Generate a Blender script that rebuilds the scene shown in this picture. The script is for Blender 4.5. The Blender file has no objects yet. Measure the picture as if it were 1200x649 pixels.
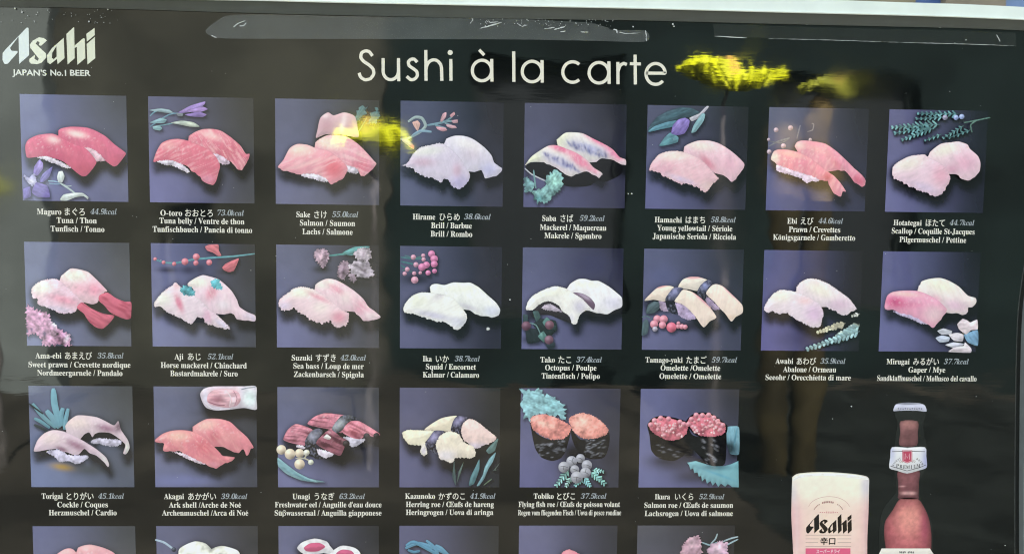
import bpy, math, random
import numpy as np
from mathutils import Vector, Matrix, Euler
from mathutils.geometry import delaunay_2d_cdt

random.seed(7)
S = bpy.context.scene
COL = S.collection

# ------------------------------------------------------------------ camera
CAM_LOC = Vector((0.26399, -0.50439, -0.06424))
CAM_ROT = Euler((1.49618, -0.01261, -0.03673))
FOCAL_PX = 1000.0                      # in pixels of a 1200 px wide frame
cd = bpy.data.cameras.new("camera")
cam = bpy.data.objects.new("camera", cd)
cam.location = CAM_LOC
cam.rotation_euler = CAM_ROT
cd.sensor_width = 36.0
cd.lens = 36.0 * FOCAL_PX / 1200.0
cd.clip_start = 0.01
cd.clip_end = 500.0
cd.dof.use_dof = True
cd.dof.focus_distance = 0.515
cd.dof.aperture_fstop = cd.lens / 1.3   # a phone's pupil, 1.3 mm
COL.objects.link(cam)
S.camera = cam

# ------------------------------------------------------------------ light
SUN_EL, SUN_AZ = math.radians(42), math.radians(12)   # behind the board, so its face is in shade
w = bpy.data.worlds.new("World")
S.world = w
w.use_nodes = True
nt = w.node_tree
nt.nodes.clear()
sky = nt.nodes.new("ShaderNodeTexSky")
sky.sky_type = 'NISHITA'
sky.sun_disc = False
sky.sun_elevation = SUN_EL
sky.sun_rotation = SUN_AZ
sky.air_density = 0.6
sky.dust_density = 2.5
sky.ozone_density = 0.3
bg = nt.nodes.new("ShaderNodeBackground")
bg.inputs["Strength"].default_value = 0.12
wo = nt.nodes.new("ShaderNodeOutputWorld")
hs = nt.nodes.new("ShaderNodeHueSaturation")      # a milky, hazy sky
hs.inputs["Saturation"].default_value = 0.35
nt.links.new(sky.outputs[0], hs.inputs["Color"])
nt.links.new(hs.outputs[0], bg.inputs[0])
nt.links.new(bg.outputs[0], wo.inputs[0])
sd = bpy.data.lights.new("sun", 'SUN')
sd.energy = 5.0
sd.angle = math.radians(0.5)
sd.color = (1.0, 0.965, 0.91)
sun = bpy.data.objects.new("sun", sd)
sdir = Vector((math.sin(SUN_AZ) * math.cos(SUN_EL), math.cos(SUN_AZ) * math.cos(SUN_EL), math.sin(SUN_EL)))
sun.rotation_euler = (-sdir).to_track_quat('-Z', 'Y').to_euler()
COL.objects.link(sun)
S.view_settings.view_transform = 'Standard'
S.view_settings.look = 'None'
S.view_settings.exposure = 3.9
S.view_settings.gamma = 1.0
S.cycles.filter_width = 1.15

# ------------------------------------------------------------------ helpers
RM = np.array(CAM_ROT.to_matrix())
CL = np.array(CAM_LOC)


def plane(px):
    """points measured on the photograph (1200 px wide) -> (x, z) on the sheet, the plane y = 0"""
    px = np.asarray(px, float)
    d = np.stack([px[:, 0] - 600.0, 324.5 - px[:, 1], np.full(len(px), -FOCAL_PX)], 1) @ RM.T
    t = -CL[1] / d[:, 1]
    return np.stack([CL[0] + t * d[:, 0], CL[2] + t * d[:, 2]], 1)


def lin(c):
    c = np.asarray(c, float) / 255.0
    return np.where(c <= 0.04045, c / 12.92, ((c + 0.055) / 1.055) ** 2.4)


def mix(a, b, t):
    return a + (b - a) * np.asarray(t)[..., None]


rng = np.random.RandomState(3)
LAT = rng.rand(256, 256)


def noise(x, y, s=1.0, seed=0):
    x = np.asarray(x) / s + seed * 17.3
    y = np.asarray(y) / s + seed * 9.1
    xi, yi = np.floor(x).astype(int), np.floor(y).astype(int)
    fx, fy = x - xi, y - yi
    fx, fy = fx * fx * (3 - 2 * fx), fy * fy * (3 - 2 * fy)
    g = lambda i, j: LAT[i % 256, j % 256]
    return (g(xi, yi) * (1 - fx) * (1 - fy) + g(xi + 1, yi) * fx * (1 - fy) + g(xi, yi + 1) * (1 - fx) * fy + g(xi + 1, yi + 1) * fx * fy) - 0.5


def spline(P, n=5, closed=True, ten=.38):
    P = np.asarray(P, float)
    k = len(P)
    out = []
    for i in range(k if closed else k - 1):
        if closed:
            a, b, c, d = P[i - 1], P[i], P[(i + 1) % k], P[(i + 2) % k]
        else:
            a, b, c, d = P[max(i - 1, 0)], P[i], P[i + 1], P[min(i + 2, k - 1)]
        for j in range(n):
            t = j / n
            m1, m2 = (c - a) * ten, (d - b) * ten
            out.append((2 * t**3 - 3 * t**2 + 1) * b + (t**3 - 2 * t**2 + t) * m1 + (-2 * t**3 + 3 * t**2) * c + (t**3 - t**2) * m2)
    if not closed:
        out.append(P[-1])
    return np.array(out)


def resample(P, step):
    P = np.asarray(P, float)
    out = []
    for i in range(len(P)):
        a, b = P[i], P[(i + 1) % len(P)]
        n = max(1, int(np.hypot(*(b - a)) / step))
        for j in range(n):
            out.append(a + (b - a) * j / n)
    return np.array(out)


def dist_poly(q, P):
    A, B = P, np.roll(P, -1, 0)
    best = np.full(len(q), 1e9)
    for a, b in zip(A, B):
        d = b - a
        L = max((d * d).sum(), 1e-9)
        t = np.clip(((q - a) @ d) / L, 0, 1)
        best = np.minimum(best, np.hypot(*(q - a - t[:, None] * d).T))
    return best


def near_edge(q, P):
    """distance to an outline and the direction towards it"""
    A, B = P, np.roll(P, -1, 0)
    best = np.full(len(q), 1e9)
    vec = np.zeros((len(q), 2))
    for a, b in zip(A, B):
        d = b - a
        L = max((d * d).sum(), 1e-9)
        t = np.clip(((q - a) @ d) / L, 0, 1)
        w_ = a + t[:, None] * d - q
        r = np.hypot(*w_.T)
        k = r < best
        best[k] = r[k]
        vec[k] = w_[k]
    # points on the outline itself: outward normal of the segment ahead
    return best, vec


def inside(q, P):
    r = np.zeros(len(q), bool)
    A, B = P, np.roll(P, -1, 0)
    for (x1, y1), (x2, y2) in zip(A, B):
        c = (y1 > q[:, 1]) != (y2 > q[:, 1])
        with np.errstate(divide='ignore', invalid='ignore'):
            xx = (x2 - x1) * (q[:, 1] - y1) / (y2 - y1) + x1
        r ^= c & (q[:, 0] < xx)
    return r


def pts(s):
    if isinstance(s, str):
        return np.array([[float(v) for v in p.split(',')] for p in s.split()])
    return np.asarray(s, float)


def circle(x, y, r, n=16, ry=None):
    a = np.linspace(0, 2 * math.pi, n, endpoint=False)
    return np.stack([x + r * np.cos(a), y + (ry or r) * np.sin(a)], 1)


def stroke(P, wd, taper=0.6, n=5):
    P = spline(pts(P), n, False)
    d = np.gradient(P, axis=0)
    d /= np.maximum(np.hypot(*d.T), 1e-6)[:, None]
    nr = np.stack([-d[:, 1], d[:, 0]], 1)
    t = np.linspace(-1, 1, len(P))
    h = (wd / 2) * (1 - (1 - taper) * np.abs(t) ** 3)[:, None]
    return np.concatenate([P + nr * h, (P - nr * h)[::-1]])


def fill(P, grid):
    """triangulate an outline with a grid of points inside it"""
    P = np.asarray(P)
    lo, hi = P.min(0), P.max(0)
    xs, ys = np.meshgrid(np.arange(lo[0], hi[0], grid), np.arange(lo[1], hi[1], grid))
    q = np.stack([xs.ravel(), ys.ravel()], 1)
    if len(q):
        q = q[inside(q, P)]
    if len(q):
        q = q[dist_poly(q, P) > grid * 0.35]
    allp = [Vector(p) for p in P] + [Vector(p) for p in q]
    v, e, f, *_ = delaunay_2d_cdt(allp, [], [list(range(len(P)))], 1, 1e-5)
    return np.array([(p.x, p.y) for p in v]), [tuple(t) for t in f]


class Ink:
    """collects printed colour patches (photo pixels) and links them as ONE mesh lying on the sheet"""

    def __init__(self):
        self.v, self.f, self.c, self.n = [], [], [], 0

    def add(self, px, faces, colour, layer):
        xz = plane(px)
        self.raw(np.stack([xz[:, 0], np.full(len(xz), -layer), xz[:, 1]], 1), faces, colour)

    def raw(self, v, faces, colour):
        self.v.append(v)
        c = np.broadcast_to(colour, (len(v), 3))
        self.c.append(c)
        self.f += [tuple(i + self.n for i in f) for f in faces]
        self.n += len(v)

    def build(self, name, material, parent=None):
        me = bpy.data.meshes.new(name)
        v = np.concatenate(self.v)
        me.from_pydata(v.tolist(), [], self.f)
        ca = me.color_attributes.new("Ink", 'FLOAT_COLOR', 'POINT')
        c = np.concatenate([np.concatenate(self.c), np.ones((len(v), 1))], 1)
        ca.data.foreach_set("color", c.astype(np.float32).ravel())
        # every face towards the reader
        import bmesh
        bm = bmesh.new()
        bm.from_mesh(me)
        for f in bm.faces:
            f.normal_update()
            if f.normal.y > 0:
                f.normal_flip()
        bm.to_mesh(me)
        bm.free()
        me.materials.append(material)
        o = bpy.data.objects.new(name, me)
        COL.objects.link(o)
        if parent:
            o.parent = parent
        return o


def tag(o, label=None, cat=None, group=None, kind=None):
    for k, v in (("label", label), ("category", cat), ("group", group), ("kind", kind)):
        if v:
            o[k] = v
    return o


def empty(name, loc, label=None, cat=None, group=None):
    o = bpy.data.objects.new(name, None)
    o.location = loc
    o.empty_display_size = 0.02
    COL.objects.link(o)
    return tag(o, label, cat, group)


def mesh(name, v, f, material, parent=None, smooth=False):
    me = bpy.data.meshes.new(name)
    me.from_pydata([tuple(p) for p in v], [], f)
    me.materials.append(material)
    if smooth:
        me.polygons.foreach_set("use_smooth", [True] * len(me.polygons))
    me.update()
    o = bpy.data.objects.new(name, me)
    COL.objects.link(o)
    if parent:
        o.parent = parent
    return o


# ------------------------------------------------------------------ materials
def nodes(name):
    m = bpy.data.materials.new(name)
    m.use_nodes = True
    n = m.node_tree
    return m, n, n.nodes["Principled BSDF"]


def film_bump(n, p):
    """the laminate's gentle waves and fine creases, the same over every printed patch"""
    L = n.links
    geo = n.nodes.new("ShaderNodeNewGeometry")
    m1 = n.nodes.new("ShaderNodeMapping")
    m1.inputs["Scale"].default_value = (9, 9, 14)
    n1 = n.nodes.new("ShaderNodeTexNoise")
    n1.inputs["Scale"].default_value = 1.0
    n1.inputs["Detail"].default_value = 2.5
    m2 = n.nodes.new("ShaderNodeMapping")
    m2.inputs["Scale"].default_value = (90, 90, 700)
    n2 = n.nodes.new("ShaderNodeTexNoise")
    n2.inputs["Scale"].default_value = 1.0
    n2.inputs["Detail"].default_value = 2.0
    b1 = n.nodes.new("ShaderNodeBump")
    b1.inputs["Distance"].default_value = 0.0006
    b2 = n.nodes.new("ShaderNodeBump")
    b2.inputs["Distance"].default_value = 0.0000035
    for a, b in ((geo.outputs["Position"], m1.inputs[0]), (m1.outputs[0], n1.inputs["Vector"]), (geo.outputs["Position"], m2.inputs[0]),
                 (m2.outputs[0], n2.inputs["Vector"]), (n1.outputs[0], b1.inputs["Height"]), (n2.outputs[0], b2.inputs["Height"]),
                 (b1.outputs[0], b2.inputs["Normal"]), (b2.outputs[0], p.inputs["Normal"])):
        L.new(a, b)
    n3 = n.nodes.new("ShaderNodeTexNoise")          # smears and finger marks dull the gloss in places
    n3.inputs["Scale"].default_value = 16.0
    n3.inputs["Detail"].default_value = 9.0
    n3.inputs["Distortion"].default_value = 1.2
    mr = n.nodes.new("ShaderNodeMapRange")
    mr.inputs["From Min"].default_value = 0.48
    mr.inputs["From Max"].default_value = 0.68
    mr.inputs["To Min"].default_value = FILM_ROUGH * 0.7
    mr.inputs["To Max"].default_value = FILM_ROUGH * 2.2
    L.new(geo.outputs["Position"], n3.inputs["Vector"])
    L.new(n3.outputs[0], mr.inputs["Value"])
    L.new(mr.outputs[0], p.inputs["Roughness"])
    p.inputs["IOR"].default_value = 1.66


FILM_ROUGH = 0.035


def ink_material(name):
    m, n, p = nodes(name)
    a = n.nodes.new("ShaderNodeVertexColor")
    a.layer_name = "Ink"
    n.links.new(a.outputs[0], p.inputs["Base Color"])
    film_bump(n, p)
    return m


def plain(name, c, rough=0.6, noise_amt=0.15, scale=20.0, bump=0.0, spec=0.5):
    m, n, p = nodes(name)
    tx = n.nodes.new("ShaderNodeTexNoise")
    tx.inputs["Scale"].default_value = scale
    tx.inputs["Detail"].default_value = 5.0
    co = n.nodes.new("ShaderNodeTexCoord")
    n.links.new(co.outputs["Object"], tx.inputs["Vector"])
    r = n.nodes.new("ShaderNodeValToRGB")
    c = np.array(c)
    r.color_ramp.elements[0].position = 0.3
    r.color_ramp.elements[1].position = 0.7
    r.color_ramp.elements[0].color = (*np.clip(c * (1 - noise_amt), 0, 1), 1)
    r.color_ramp.elements[1].color = (*np.clip(c * (1 + noise_amt), 0, 1), 1)
    n.links.new(tx.outputs[0], r.inputs[0])
    n.links.new(r.outputs[0], p.inputs["Base Color"])
    p.inputs["Roughness"].default_value = rough
    p.inputs["Specular IOR Level"].default_value = spec
    if bump:
        b = n.nodes.new("ShaderNodeBump")
        b.inputs["Distance"].default_value = bump
        n.links.new(tx.outputs[0], b.inputs["Height"])
        n.links.new(b.outputs[0], p.inputs["Normal"])
    return m


M_PRINT = ink_material("laminated_photo_print")
M_TEXT = ink_material("laminated_white_lettering")
# ------------------------------------------------------------------ surroundings: what the shiny sheet mirrors, and what shows behind the board
def box(name, lo, hi, material, parent=None):
    x0, y0, z0 = lo
    x1, y1, z1 = hi
    v = [(x0, y0, z0), (x1, y0, z0), (x1, y1, z0), (x0, y1, z0), (x0, y0, z1), (x1, y0, z1), (x1, y1, z1), (x0, y1, z1)]
    f = [(0, 3, 2, 1), (4, 5, 6, 7), (0, 1, 5, 4), (1, 2, 6, 5), (2, 3, 7, 6), (3, 0, 4, 7)]
    return mesh(name, v, f, material, parent)


def boxes(name, lst, material, parent=None):
    V, F = [], []
    for lo, hi in lst:
        n = len(V)
        (x0, y0, z0), (x1, y1, z1) = lo, hi
        V += [(x0, y0, z0), (x1, y0, z0), (x1, y1, z0), (x0, y1, z0), (x0, y0, z1), (x1, y0, z1), (x1, y1, z1), (x0, y1, z1)]
        F += [tuple(i + n for i in f) for f in ((0, 3, 2, 1), (4, 5, 6, 7), (0, 1, 5, 4), (1, 2, 6, 5), (2, 3, 7, 6), (3, 0, 4, 7))]
    return mesh(name, V, F, material, parent)


GZ = -1.45
gv = [(-60, -60, GZ), (60, -60, GZ), (60, 60, GZ), (-60, 60, GZ)]
so = mesh("added_dark_ground", [(1.45, -6.0, GZ + .004), (1.62, -2.0, GZ + .004), (12, -2.0, GZ + .004), (12, -6.0, GZ + .004)], [(0, 1, 2, 3)], plain("dark_ground", (.008, .0095, .0085), .95, .6, 3, spec=.05))  # dark ground patch out of view, added to keep the mirrored right side dark
tag(so, kind="structure")
g = mesh("ground", gv, [(0, 1, 2, 3)], plain("grey_paving", (.020, .018, .0135), .9, .5, 1.6, spec=.1))
tag(g, kind="structure")

M_DARKWIN = plain("dark_window_glass", (.01, .012, .013), .5, .1, spec=.1)


def added_front(name, label, x0, x1, y, top, material, wins, sill):  # unseen fronts, added to block and tone the sky mirrored in the sheet
    """an added, unseen street front facing the board, with its windows set into it as real recessed panes"""
    h = empty(name, ((x0 + x1) / 2, y, GZ), label, "building")
    # wall built as pieces round the openings
    xs = sorted({x0, x1, *[w_[0] for w_ in wins], *[w_[1] for w_ in wins]})
    zs = sorted({GZ, top, *[w_[2] for w_ in wins], *[w_[3] for w_ in wins]})
    lst = []
    for a, b in zip(xs, xs[1:]):
        for c_, d_ in zip(zs, zs[1:]):
            mx, mz = (a + b) / 2, (c_ + d_) / 2
            if not any(w_[0] < mx < w_[1] and w_[2] < mz < w_[3] for w_ in wins):
                lst.append(((a, y - .3, c_), (b, y, d_)))
    kids = [boxes("wall", lst, material)]
    for a, b, c_, d_ in wins:
        wv = box("window", (a, y - .26, c_), (b, y - .22, d_), M_DARKWIN)
        fr = boxes("window_frame", [((a, y - .22, c_), (a + .05, y - .16, d_)), ((b - .05, y - .22, c_), (b, y - .16, d_)), ((a + .05, y - .22, d_ - .05), (b - .05, y - .16, d_)), ((a + .05, y - .22, c_), (b - .05, y - .16, c_ + .05))], sill)
        kids.append(wv)
        fr.parent = wv
    kids.append(box("roof", (x0 - .0, y - 3.0, top + .003), (x1, y + .12, top + .12), sill))
    for k_ in kids:
        k_.parent = h
        k_.matrix_parent_inverse = Matrix.Translation(h.location).inverted()
    return h


M_SILL = plain("weathered_trim", (.035, .035, .03), .8, spec=.1)
added_front("added_front", "pale grey street front, unseen, added to lighten the mirrored left edge of the sheet", -9.0, -2.95, -6.0, 3.4, plain("pale_render", (.072, .082, .076), .8, .25, 1.2, spec=.1), [(-5.6, -4.6, -.6, .6), (-7.4, -6.4, -.6, .6), (-5.6, -4.6, 1.6, 2.7)], M_SILL)
added_front("added_front", "olive stucco house mirrored left of centre in the sheet", -2.95, -.45, -6.15, 4.2, plain("olive_stucco", (.025, .025, .019), .85, .45, 1.4, spec=.1), [(-2.2, -1.75, -1.0, .0)], M_SILL)
added_front("added_front", "dark green shop front, unseen, added to block the sky mirrored across the right of the sheet", -.45, 9.5, -6.3, 5.0, plain("dark_green_paint", (.005, .009, .0085), .8, .5, 1.1, spec=.05), [(.2, 1.4, -.9, 1.1), (2.6, 3.8, -.9, 1.1), (5.2, 6.6, -.9, 1.1)], plain("dark_trim", (.008, .011, .01), .8, spec=.1))

# a clipped, sunlit row of yellow-leaved bushes on stems, and two wooden posts
M_LEAF = plain("yellow_green_leaf", (.56, .58, .005), .6, .12, 30, spec=.2)
M_LEAF2 = plain("olive_leaf", (.24, .25, .02), .6, .2, 30, spec=.2)
M_AMBER = plain("amber_leaf", (.75, .45, .10), .6, .1, 30, spec=.2)
M_BARK = plain("grey_bark", (.05, .045, .04), .9, .3, 12)
M_POST = plain("dark_timber", (.014, .011, .004), .8, .4, 7, spec=.1)
M_POSTCAP = plain("bare_tan_timber", (.10, .072, .028), .8, .35, 9, spec=.1)


def tube(name, P, R, material, parent=None, n=10):
    V, F = [], []
    for p, r in zip(P, R):
        for k_ in range(n):
            a = 2 * math.pi * k_ / n
            V.append((p[0] + r * math.cos(a), p[1] + r * math.sin(a), p[2]))
    for i in range(len(P) - 1):
        for k_ in range(n):
            F.append((i * n + k_, i * n + (k_ + 1) % n, (i + 1) * n + (k_ + 1) % n, (i + 1) * n + k_))
    F.append(tuple(range((len(P) - 1) * n, len(P) * n)))
    return mesh(name, V, F, material, parent, True)


def bush(label, cx, cy, cz, rx, rz, count, mat, amber, seed):
    r = np.random.RandomState(seed)
    b = empty("yellow_bush", (cx, cy, GZ), label, "bush", "yellow bushes mirrored in the sheet")
    V, F, ms = [], [], []
    nl = 70
    lobes = np.stack([r.uniform(-1, 1, nl), r.uniform(-.8, .8, nl), r.uniform(-.75, .75, nl)], 1)
    k_ = 0
    while k_ < count:
        lb = lobes[r.randint(nl)]
        p = lb * [.80, 1, .62] + r.normal(0, 1, 3) * [.16, .16, .22]
        if (p[0] * .98) ** 4 + p[2] ** 2 > 1 or p[2] < -.9:
            continue
        k_ += 1
        c0 = np.array([cx + p[0] * rx, cy + p[1] * .16, cz + p[2] * rz])
        nrm = np.array([r.normal(0, .4), 1.0, r.normal(.7, .4)])
        nrm /= np.linalg.norm(nrm)
        t = np.cross(nrm, r.normal(0, 1, 3))
        t /= np.linalg.norm(t)
        s = np.cross(nrm, t)
        L, W = r.uniform(.018, .034), r.uniform(.009, .016)
        n = len(V)
        V += [c0 - t * L, c0 + s * W, c0 + t * L, c0 - s * W]
        F.append((n, n + 1, n + 2, n + 3))
        ms.append(1 if amber and abs(p[0] - amber) < .16 and p[2] > .42 else 0)
    cr = mesh("crown", V, F, mat)
    cr.data.materials.append(M_AMBER)
    cr.data.polygons.foreach_set("material_index", ms)
    tr = tube("trunk", [(cx, cy - .05, GZ), (cx + .01, cy - .05, (GZ + cz) / 2), (cx, cy - .05, cz)], (.022, .018, .012), M_BARK)
    for o in (cr, tr):
        o.parent = b
        o.matrix_parent_inverse = Matrix.Translation(b.location).inverted()


bush("brightest yellow bush, mirrored just right of the heading", 1.555, -4.0, .676, .245, .056, 2300, M_LEAF, -.02, 5)
bush("dull olive bush, mirrored above the two timber posts", 2.09, -4.0, .625, .135, .052, 700, M_LEAF2, .45, 6)
bush("flat yellow bush, mirrored between the salmon and brill photos", -.30, -4.0, .312, .20, .038, 900, M_LEAF, .1, 7)
bush("yellow bush at the mirrored left edge of the sheet", -2.29, -4.0, .03, .11, .055, 260, M_LEAF2, 0, 8)
for x, top, r_, pale in ((1.868, .42, .074, .36), (2.045, .56, .082, .5)):
    t_ = empty("timber_post", (x, -4, GZ), "shorter of the two round topped timber posts mirrored in the sheet" if top < .5 else "taller of the two round topped timber posts mirrored in the sheet", "post", "timber posts mirrored in the sheet")
    for o in (tube("shaft", [(x, -4, GZ), (x, -4, top - pale)], (r_, r_), M_POST, n=20), tube("bare_top", [(x, -4, top - pale), (x, -4, top - .25), (x, -4, top - .1), (x, -4, top - .03), (x, -4, top)], (r_ * 1.03, r_ * 1.03, r_ * .92, r_ * .6, r_ * .15), M_POSTCAP, n=20)):
        o.parent = t_
        o.matrix_parent_inverse = Matrix.Translation(t_.location).inverted()

# behind the board
kb = box("wall", (-3.0, 2.0, GZ), (1.53, 2.2, .95), plain("khaki_stone", (.155, .135, .085), .9, .35, 5))
tag(kb, "khaki stone wall seen above the board's top edge", "wall")
kb = box("wall", (1.62, 2.0, GZ), (1.80, 2.2, .95), plain("khaki_brick", (.17, .145, .10), .9, .35, 5))
tag(kb, "narrow khaki wall pier between the two blue panels", "wall")
bp = box("panel", (1.53, 2.03, GZ), (1.62, 2.1, .95), plain("blue_paint", (.04, .09, .24), .5, .15, 3))
tag(bp, "narrow blue panel set into the khaki wall", "panel")
bp = box("panel", (1.80, 2.03, GZ), (3.4, 2.1, .95), plain("light_blue_paint", (.10, .17, .30), .5, .3, 4))
tag(bp, "wide light blue panel at the far right end of the wall", "panel")
# ------------------------------------------------------------------ the printed sheet: how a photo on it is painted
U, PITCH, ROW, TALL = 0.06, 1.205, 1.405, 1.01
K = 4.9167                         # enlargement of the crops the shapes were measured in


def project(x, z):
    d = (np.stack([x, np.zeros_like(x), z], 1) - CL) @ RM
    return np.stack([600 + FOCAL_PX * d[:, 0] / -d[:, 2], 324.5 - FOCAL_PX * d[:, 1] / -d[:, 2]], 1)


def put_blobs(c, q, blobs):
    for b in blobs:
        x, y, rx, ry, ang, colr, s = b
        a = math.radians(ang)
        dx, dy = q[:, 0] - x, q[:, 1] - y
        u = (dx * math.cos(a) + dy * math.sin(a)) / rx
        v = (-dx * math.sin(a) + dy * math.cos(a)) / ry
        c = mix(c, lin(colr), np.clip(s * 1.15 * np.exp(-(u * u + v * v) ** 1.2), 0, 1))
    return c


def paint(q, P, base, blobs=(), o={}):
    c = np.repeat(lin(base)[None], len(q), 0)
    d, vec = near_edge(q, P)
    lo, hi = P.min(0), P.max(0)
    t = (q[:, 1] - lo[1]) / max(hi[1] - lo[1], 1)
    ew, es = o.get("edge", (5, 0.10))
    rw_, rs = o.get("round", (16, 0.3))
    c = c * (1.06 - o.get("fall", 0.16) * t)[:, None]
    c = put_blobs(c, q, blobs)
    if "streak" in o:
        ang, sl, ss, amp, sc = o["streak"]
        a = math.radians(ang)
        u = q[:, 0] * math.cos(a) + q[:, 1] * math.sin(a)
        v = -q[:, 0] * math.sin(a) + q[:, 1] * math.cos(a)
        v = v + 8 * noise(u, v, 40, 5)
        k = np.clip(noise(u / sl, v / ss, 1, 3) * 3, 0, 1)
        c = mix(c, lin(sc), np.clip(k * amp, 0, 1))
    gr = o.get("grain", 0.07)
    c = c * (1 + gr * noise(q[:, 0], q[:, 1], 34, 1) * 1.2 + gr * noise(q[:, 0], q[:, 1], 14, 2) + gr * .7 * noise(q[:, 0], q[:, 1], 7, 4))[:, None]
    fib = o.get("fib", 0)
    if fib:
        cen = P - P.mean(0)
        ax = np.linalg.svd(cen, full_matrices=False)[2][0]
        a_ = math.atan2(ax[1], ax[0]) + o.get("fib_turn", 0)
        u_ = q[:, 0] * math.cos(a_) + q[:, 1] * math.sin(a_)
        v_ = -q[:, 0] * math.sin(a_) + q[:, 1] * math.cos(a_) + 10 * noise(q[:, 0], q[:, 1], 70, 6)
        c = c * (1 + fib * (noise(u_ / 55, v_ / 9, 1, 7) + .8 * noise(u_ / 26, v_ / 5, 1, 9)))[:, None]
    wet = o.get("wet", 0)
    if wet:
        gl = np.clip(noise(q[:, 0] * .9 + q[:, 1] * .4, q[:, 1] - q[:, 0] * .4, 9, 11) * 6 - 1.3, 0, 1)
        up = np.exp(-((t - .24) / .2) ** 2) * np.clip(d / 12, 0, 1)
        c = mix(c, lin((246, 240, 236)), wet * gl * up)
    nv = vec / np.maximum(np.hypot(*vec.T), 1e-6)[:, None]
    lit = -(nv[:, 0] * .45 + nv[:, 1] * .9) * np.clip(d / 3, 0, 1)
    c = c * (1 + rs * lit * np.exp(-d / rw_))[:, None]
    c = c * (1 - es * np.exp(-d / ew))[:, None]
    return np.clip(c, 0.002, 0.86)


def rag(P, amp, seed=0):
    P = resample(P, max(3.0, amp * 0.55))
    r = np.random.RandomState(seed + int(P[0, 0]))
    d = np.roll(P, -1, 0) - np.roll(P, 1, 0)
    d /= np.maximum(np.hypot(*d.T), 1e-6)[:, None]
    nr = np.stack([d[:, 1], -d[:, 0]], 1)
    return P + nr * ((r.rand(len(P)) - 0.5) * 2 * amp)[:, None]


def outline(kind, geo, o):
    if kind == 'o':
        return circle(*geo)
    if kind == 's':
        P = stroke(geo[0], geo[1], o.get("taper", .6))
    elif kind == 'p':
        P = resample(pts(geo), 9)
    else:
        P = spline(pts(geo), 5, True, o.get('ten', .38))
    if o.get("rag"):
        P = rag(P, o["rag"])
    if o.get("crumbs"):
        P = resample(P, 6)
        r = np.random.RandomState(int(P[0, 0]))
        cen = P.mean(0)
        d = np.roll(P, -1, 0) - np.roll(P, 1, 0)
        d /= np.maximum(np.hypot(*d.T), 1e-6)[:, None]
        nr = np.stack([d[:, 1], -d[:, 0]], 1)
        down = np.clip(nr[:, 1] * np.sign((nr * (P - cen)).sum(1).sum()) * 1.6 - .3, 0, 1)
        j = np.convolve(r.rand(len(P)) - .5, [.5, .9, .9, .5], 'same')
        P = P + nr * (j * down * o["crumbs"])[:, None]
    return P


PINK, CREAM, WHITE, LAV = (214, 130, 140), (232, 222, 205), (228, 224, 222), (190, 186, 218)
TEAL, DTEAL, PURP = (112, 172, 180), (66, 98, 104), (132, 108, 196)


def flower_bits(*items):
    return list(items)


def B(x, y, rx, ry, colr, s=.8, ang=0):
    return (x, y, rx, ry, ang, colr, s)


def sushi(p, base, *blobs, **o):
    o.setdefault("crumbs", 6)
    o.setdefault("round", (30, .2))
    o.setdefault("fib", .12)
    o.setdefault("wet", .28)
    o.setdefault("fib_turn", .9 if len(p) % 2 else -.7)
    m_ = np.mean(base)
    pk = 1 if base[0] - base[1] > 55 else 0
    base = tuple(min(238, v * .93 + m_ * .07 + 9 + (0, 0, 3 if pk else 1)[i_]) for i_, v in enumerate(base))
    return ("sushi", 'c', p, base, blobs, o)


def rice(p, base=(214, 204, 214), **o):
    o.setdefault("rag", 3.5)
    o.setdefault("grain", .55)
    return ("rice", 'c', p, base, (), o)


def leaf(p, base, *blobs, name="leaf", **o):
    o.setdefault("ten", .24)
    o.setdefault("grain", .18)
    o.setdefault("fib", .5)
    m_ = np.mean(base)
    base = tuple(v * .74 + m_ * .26 + 3 for v in base)
    return (name, 'c', p, base, blobs, o)


def stem(p, wd, base, name="stem", **o):
    return (name, 's', (p, wd), base, (), o)


def fern(x0, y0, x1, y1, n, ln, wd, base, name="fern", bend=0.0):
    """a stalk with pairs of narrow leaflets shortening to its tip"""
    out = [(name, 's', (f"{x0},{y0} {(x0 + x1) / 2 + bend * (y1 - y0) * .2},{(y0 + y1) / 2 - bend * (x1 - x0) * .2} {x1},{y1}", wd * .8), tuple(v * .8 for v in base), (), dict(taper=.3))]
    dx, dy = x1 - x0, y1 - y0
    L_ = math.hypot(dx, dy)
    dx, dy = dx / L_, dy / L_
    for k_ in range(n):
        t_ = (k_ + .6) / n
        px_ = x0 + dx * L_ * t_ + bend * dy * L_ * .2 * math.sin(math.pi * t_)
        py_ = y0 + dy * L_ * t_ - bend * dx * L_ * .2 * math.sin(math.pi * t_)
        for sgn in (-1, 1):
            l_ = ln * (1 - .6 * t_) * random.uniform(.75, 1.2)
            ex, ey = px_ + l_ * (dx * .72 - sgn * dy * .7), py_ + l_ * (dy * .72 + sgn * dx * .7)
            g_ = random.uniform(.9, 1.4)
            out.append((name, 's', (f"{px_:.1f},{py_:.1f} {(px_ + ex) / 2 + dx * 2:.1f},{(py_ + ey) / 2 + dy * 2:.1f} {ex:.1f},{ey:.1f}", wd), tuple(min(240, v * g_) for v in base), (), dict(taper=.25)))
    return out


def ball(x, y, r, base, name="berry", **o):
    hi = tuple(min(255, v + 38) for v in base)
    lo = tuple(v * .5 for v in base)
    return (name, 'o', (x, y, r), base, (B(x - r * .3, y - r * .35, r * .5, r * .45, hi, .8), B(x + r * .6, y + r * .75, r * .6, r * .5, lo, .6)), dict(grain=.1, **o))


T = {}
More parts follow.
